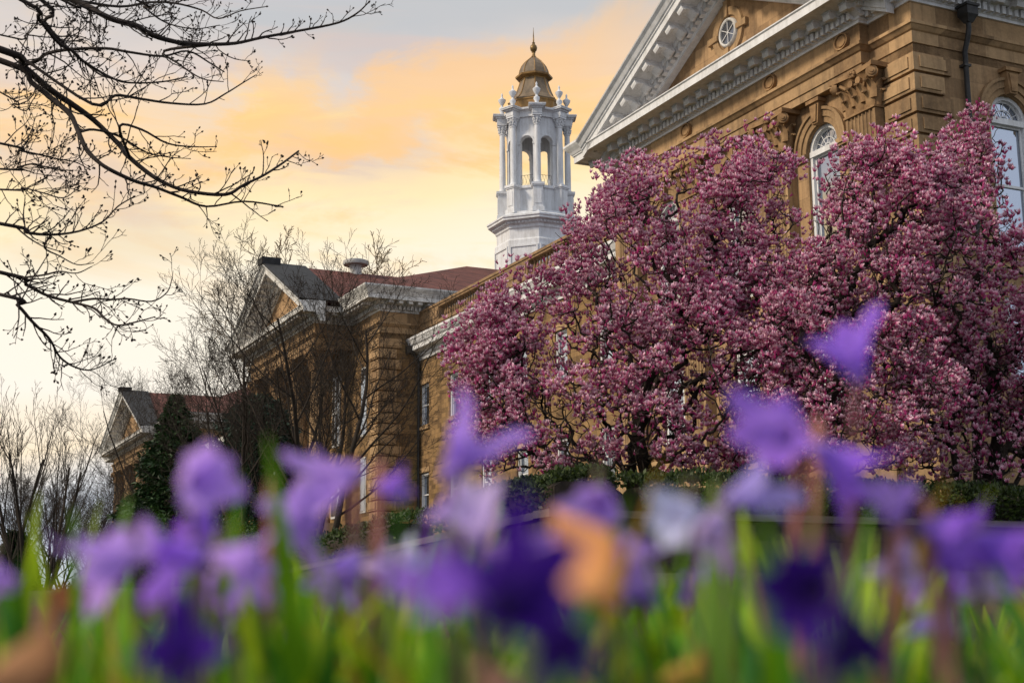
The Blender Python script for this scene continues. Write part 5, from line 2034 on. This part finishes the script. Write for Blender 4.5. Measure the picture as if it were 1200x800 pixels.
# label, distance, stem colour, list of florets (px, py, size px, colour, facing x, facing z)
plants = [
    ('violet flower highest in the left cluster, above two broad heads', 0.55, 0, [(228, 562, 62, VIO, 0.3, 0.1), (236, 604, 44, PUR, -0.3, -0.6)]),
    ('wide violet flower at the far left of the left cluster', 0.52, 0, [(140, 655, 62, VIO, -0.6, -0.1), (180, 640, 48, VIO, -0.1, 0.3)]),
    ('deep purple flower in the dark heart of the left cluster', 0.50, 0, [(218, 652, 56, PUR, -0.2, 0.2), (268, 655, 54, VIO, 0.5, 0.0)]),
    ('small purple flower hanging below the left cluster', 0.60, 0, [(282, 688, 34, PUR, 0.3, -0.5), (250, 680, 34, VIO, -0.3, -0.2)]),
    ('single pale violet flower right of the left cluster', 0.58, 1, [(330, 597, 56, (0.36, 0.2, 0.74), 0.7, 0.1)]),
    ('violet flower on a pink stem before the middle pavilion', 0.62, 1, [(402, 556, 54, VIO, -0.5, 0.3), (452, 570, 30, PUR, 0.6, 0.0)]),
    ('pale violet flower low between green leaves, left of centre', 0.62, 0, [(410, 660, 44, (0.36, 0.22, 0.76), -0.4, -0.1), (442, 664, 40, PALE, 0.4, 0.1), (474, 656, 34, MIL, 0.3, 0.3)]),
    ('lavender flower overlapping the left edge of the magnolia', 0.56, 0, [(540, 538, 66, (0.40, 0.22, 0.82), 0.2, 0.5), (534, 582, 40, VIO, -0.1, -0.7)]),
    ('whitish violet flower above the large dark one at centre', 0.50, 0, [(556, 624, 50, PALE, -0.2, 0.5), (592, 648, 54, VIO, 0.4, 0.1)]),
    ('large very blurred violet flower coloured as in shade at the bottom centre', 0.27, 0, [(590, 712, 112, SHADED_VIO, 0.1, 0.3), (650, 735, 90, SHADED_VIO, 0.5, -0.2), (540, 690, 80, PUR, -0.5, 0.3)]),
    ('round violet flower before the hedge right of centre', 0.58, 0, [(700, 584, 52, VIO, 0.1, 0.1)]),
    ('violet flower below the round one, beside the tan leaf', 0.58, 0, [(734, 640, 50, VIO, 0.2, -0.2), (715, 690, 40, PUR, -0.3, -0.4), (752, 682, 30, (0.2, 0.12, 0.6), 0.3, -0.4)]),
    ('isolated violet flower highest on the right, before the magnolia', 0.60, 2, [(1000, 424, 58, (0.33, 0.14, 0.80), -0.2, 0.4)]),
    ('drooping violet flower on reddish stems below the isolated one', 0.54, 1, [(925, 505, 66, (0.36, 0.17, 0.76), -0.3, 0.2), (972, 535, 56, PUR, 0.6, -0.4)]),
    ('bluish white flower spread wide right of centre', 0.50, 0, [(800, 602, 54, MIL, -0.5, 0.0), (838, 612, 46, PALE, 0.0, -0.4), (872, 580, 58, (0.42, 0.34, 0.86), 0.3, 0.4)]),
    ('small violet flower low before the dark wall, right of centre', 0.62, 0, [(822, 672, 34, PUR, 0.0, -0.3), (840, 655, 30, VIO, 0.4, 0.0)]),
    ('whitish purple upright flower in the right row', 0.56, 1, [(1048, 600, 46, (0.44, 0.26, 0.74), -0.2, 0.6), (1056, 650, 44, PALE, 0.2, -0.5)]),
    ('middle purple flower of the row of three at the right edge', 0.56, 1, [(1104, 622, 56, (0.28, 0.11, 0.70), 0.2, 0.1), (1110, 650, 36, PUR, 0.1, -0.6)]),
    ('purple flower of the right row cut closest to the right edge', 0.57, 0, [(1166, 638, 54, PUR, 0.4, 0.1), (1150, 672, 34, PALE, -0.1, -0.6)]),
    ('large blurred violet flower coloured as in shade at the lower right', 0.30, 0, [(958, 690, 96, SHADED_DARK, -0.2, 0.3), (998, 738, 84, SHADED_DARK, 0.3, -0.4)]),
    ('purple flower coloured as in shade cut off by the bottom edge at left', 0.36, 0, [(210, 782, 74, SHADED_VIO, 0.0, 0.6)]),
    ('small pale bluish flower low at the right', 0.60, 0, [(1112, 736, 36, (0.32, 0.24, 0.74), 0.0, 0.4)]),
    ('small purple bud flower between the right row and the dark one', 0.62, 0, [(1074, 682, 26, VIO, -0.2, -0.5), (1118, 680, 24, PUR, 0.2, -0.5)]),
    ('violet flower half cut by the left edge of the photo', 0.55, 0, [(-6, 672, 38, VIO, 0.5, 0.0)]),
    ('small blue flower low in the leaves left of centre', 0.75, 0, [(318, 690, 26, (0.3, 0.24, 0.72), 0.0, -0.3), (272, 716, 24, PALE, 0.2, -0.3)]),
]
STEMC = [(np.array([0.06, 0.12, 0.02]), np.array([0.13, 0.10, 0.06])), (np.array([0.30, 0.12, 0.09]), np.array([0.42, 0.17, 0.15])), (np.array([0.16, 0.07, 0.06]), np.array([0.12, 0.05, 0.05]))]
for pi, (label, dist, sc, heads) in enumerate(plants):
    rng = np.random.default_rng(500 + pi)
    hp = [np.array(at(h_[0], h_[1], dist * (1 + 0.03 * i))) for i, h_ in enumerate(heads)]
    top = hp[0]
    bx, by = top[0] + rng.uniform(-0.012, 0.012), top[1] + rng.uniform(0.0, 0.03)
    o = empty('squill_plant', (bx, by, bed_z(bx, by)))
    tag(o, label, 'flower', 'violet spring flowers in the bed')
    ol = np.array(o.location)
    for i, h_ in enumerate(heads):
        p = hp[i] - ol
        fx, fz = h_[4], h_[5]
        ax = nrm(np.array([fx * 1.3 + rng.normal(0, 0.25), -0.35, fz * 1.2 - 0.25 + rng.normal(0, 0.2)]))
        size = h_[2] / F * dist * (1.08 if dist > 0.4 else 0.95)
        # stem from the ground to the back of the floret
        back = p - ax * size * 0.25
        L = Limbs()
        b = np.array([rng.normal(0, 0.004), rng.normal(0, 0.004), -0.02])
        mid = b * 0.35 + back * 0.65 + np.array([0, 0.004, 0.012])
        cpts = smooth_line([b, b * 0.6 + back * 0.4 + rng.normal(0, 0.004, 3), mid, back + np.array([0, 0.003, 0.006 if fz < 0.2 else -0.002]), back], 4)
        wd = (0.0017, 0.0026, 0.0022)[sc]
        L.add(cpts, np.linspace(wd, wd * 0.7, len(cpts)), 6)
        V = np.concatenate(L.V)
        tt = np.clip(V[:, 2:3] / max(0.05, p[2]), 0, 1)
        np_mesh('stem', V, np.concatenate(L.F), M['stem'], o, STEMC[sc][0] * (1 - tt) + STEMC[sc][1] * tt)
        v, f, c = floret(rng, p, ax, size, h_[3], rng.uniform(0.75, 0.95))
        np_mesh('blossom', v, f, M['violet'], o, np.clip(c, 0, 0.95))
    for k in range(3):
        az = rng.uniform(0, 2 * math.pi)
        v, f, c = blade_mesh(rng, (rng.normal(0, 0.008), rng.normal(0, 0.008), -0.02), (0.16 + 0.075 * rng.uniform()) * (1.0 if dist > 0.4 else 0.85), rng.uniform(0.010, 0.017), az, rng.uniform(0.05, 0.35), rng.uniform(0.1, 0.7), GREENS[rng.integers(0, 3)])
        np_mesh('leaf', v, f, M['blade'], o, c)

# the mass of strap leaves round them
rng = np.random.default_rng(900)
parts = []
for k in range(330):
    y0 = 0.50 + 1.0 * rng.uniform() ** 1.3 if k < 240 else rng.uniform(1.3, 3.2)
    x0 = rng.uniform(-1, 1) * (0.42 * y0 + 0.08)
    tall = rng.uniform(0.74, 1.16)
    if x0 < -0.30 * y0 and rng.uniform() < 0.75:
        continue
    tone = rng.choice(3, p=(0.42, 0.34, 0.24))
    for q in range(rng.integers(5, 10)):
        a_ = rng.uniform(0, 6.28)
        x, y = x0 + 0.012 * math.cos(a_), y0 + 0.012 * math.sin(a_)
        zb = bed_z(x, y)
        lim = (0.062 if y < 1.3 else 0.03) - zb
        ln = rng.uniform(0.72, 1.0) * lim * tall
        g = GREENS[tone if rng.uniform() < 0.75 else rng.integers(0, 3)]
        g = [c_ * rng.uniform(0.7, 1.15) for c_ in g]
        if rng.uniform() < 0.06:
            g = [g[0], np.array([0.42, 0.30, 0.08])]
        v, f, c = blade_mesh(rng, (x, y, zb - 0.01), ln, rng.uniform(0.009, 0.016), a_, rng.uniform(0.02, 0.36), rng.uniform(0.0, 0.9), g)
        parts.append((v, f, c))
V, F_, C = merge(parts)
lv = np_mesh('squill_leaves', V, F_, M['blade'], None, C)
tag(lv, 'mass of upright bright green strap leaves filling the bottom of the picture', 'leaves', kind='stuff')


def dead_leaf(px, py, dist, w, hgt, col, tilt, label, seed):
    rng = np.random.default_rng(seed)
    c = np.array(at(px, py, dist))
    mpp = dist / F
    n, m_ = 9, 7
    V, C = [], []
    for i in range(n):
        t = i / (n - 1)
        hw = w * mpp / 2 * (math.sin(math.pi * (0.06 + 0.9 * t)) ** 0.75)
        for j in range(m_):
            q = (j / (m_ - 1) - 0.5) * 2
            x = q * hw * (1 + 0.12 * math.sin(9 * t + 2 * q))
            z = (t - 0.5) * hgt * mpp
            y = 0.006 * math.sin(3 * t + q) + 0.008 * q * q
            ct, sn = math.cos(tilt), math.sin(tilt)
            V.append((x * ct - z * sn, y, x * sn + z * ct))
            k = 0.85 + 0.3 * rng.uniform()
            C.append(np.array(col) * k * (0.8 if j == 3 else 1))
    F_ = [(i * m_ + j, i * m_ + j + 1, (i + 1) * m_ + j + 1, (i + 1) * m_ + j) for i in range(n - 1) for j in range(m_ - 1)]
    o = np_mesh('dry_leaf', np.array(V), np.array(F_), M['deadleaf'], None, np.array(C))
    sol = o.modifiers.new('thickness', 'SOLIDIFY')
    sol.thickness = 0.0006
    o.location = c
    o.rotation_euler = (R(-24), 0, R(-32))
    tag(o, label, 'dead leaf', 'dry leaves caught among the flowers')
    return o


dead_leaf(660, 648, 0.40, 104, 128, (0.92, 0.46, 0.17), 0.5, 'blurred orange tan dry leaf standing beside the centre flowers', 1)
dead_leaf(12, 752, 0.40, 90, 110, (0.42, 0.22, 0.11), -0.3, 'blurred brown dry leaf in the bottom left corner', 2)
dead_leaf(796, 778, 0.50, 44, 60, (0.50, 0.30, 0.07), -0.7, 'small yellowish dry leaf at the bottom, right of centre', 3)
dead_leaf(560, 800, 0.42, 60, 80, (0.42, 0.22, 0.16), 0.8, 'pinkish brown dry leaf under the large dark flower', 4)
dead_leaf(60, 705, 0.85, 60, 50, (0.20, 0.075, 0.03), 1.2, 'dark reddish dry leaf low at the left', 5)
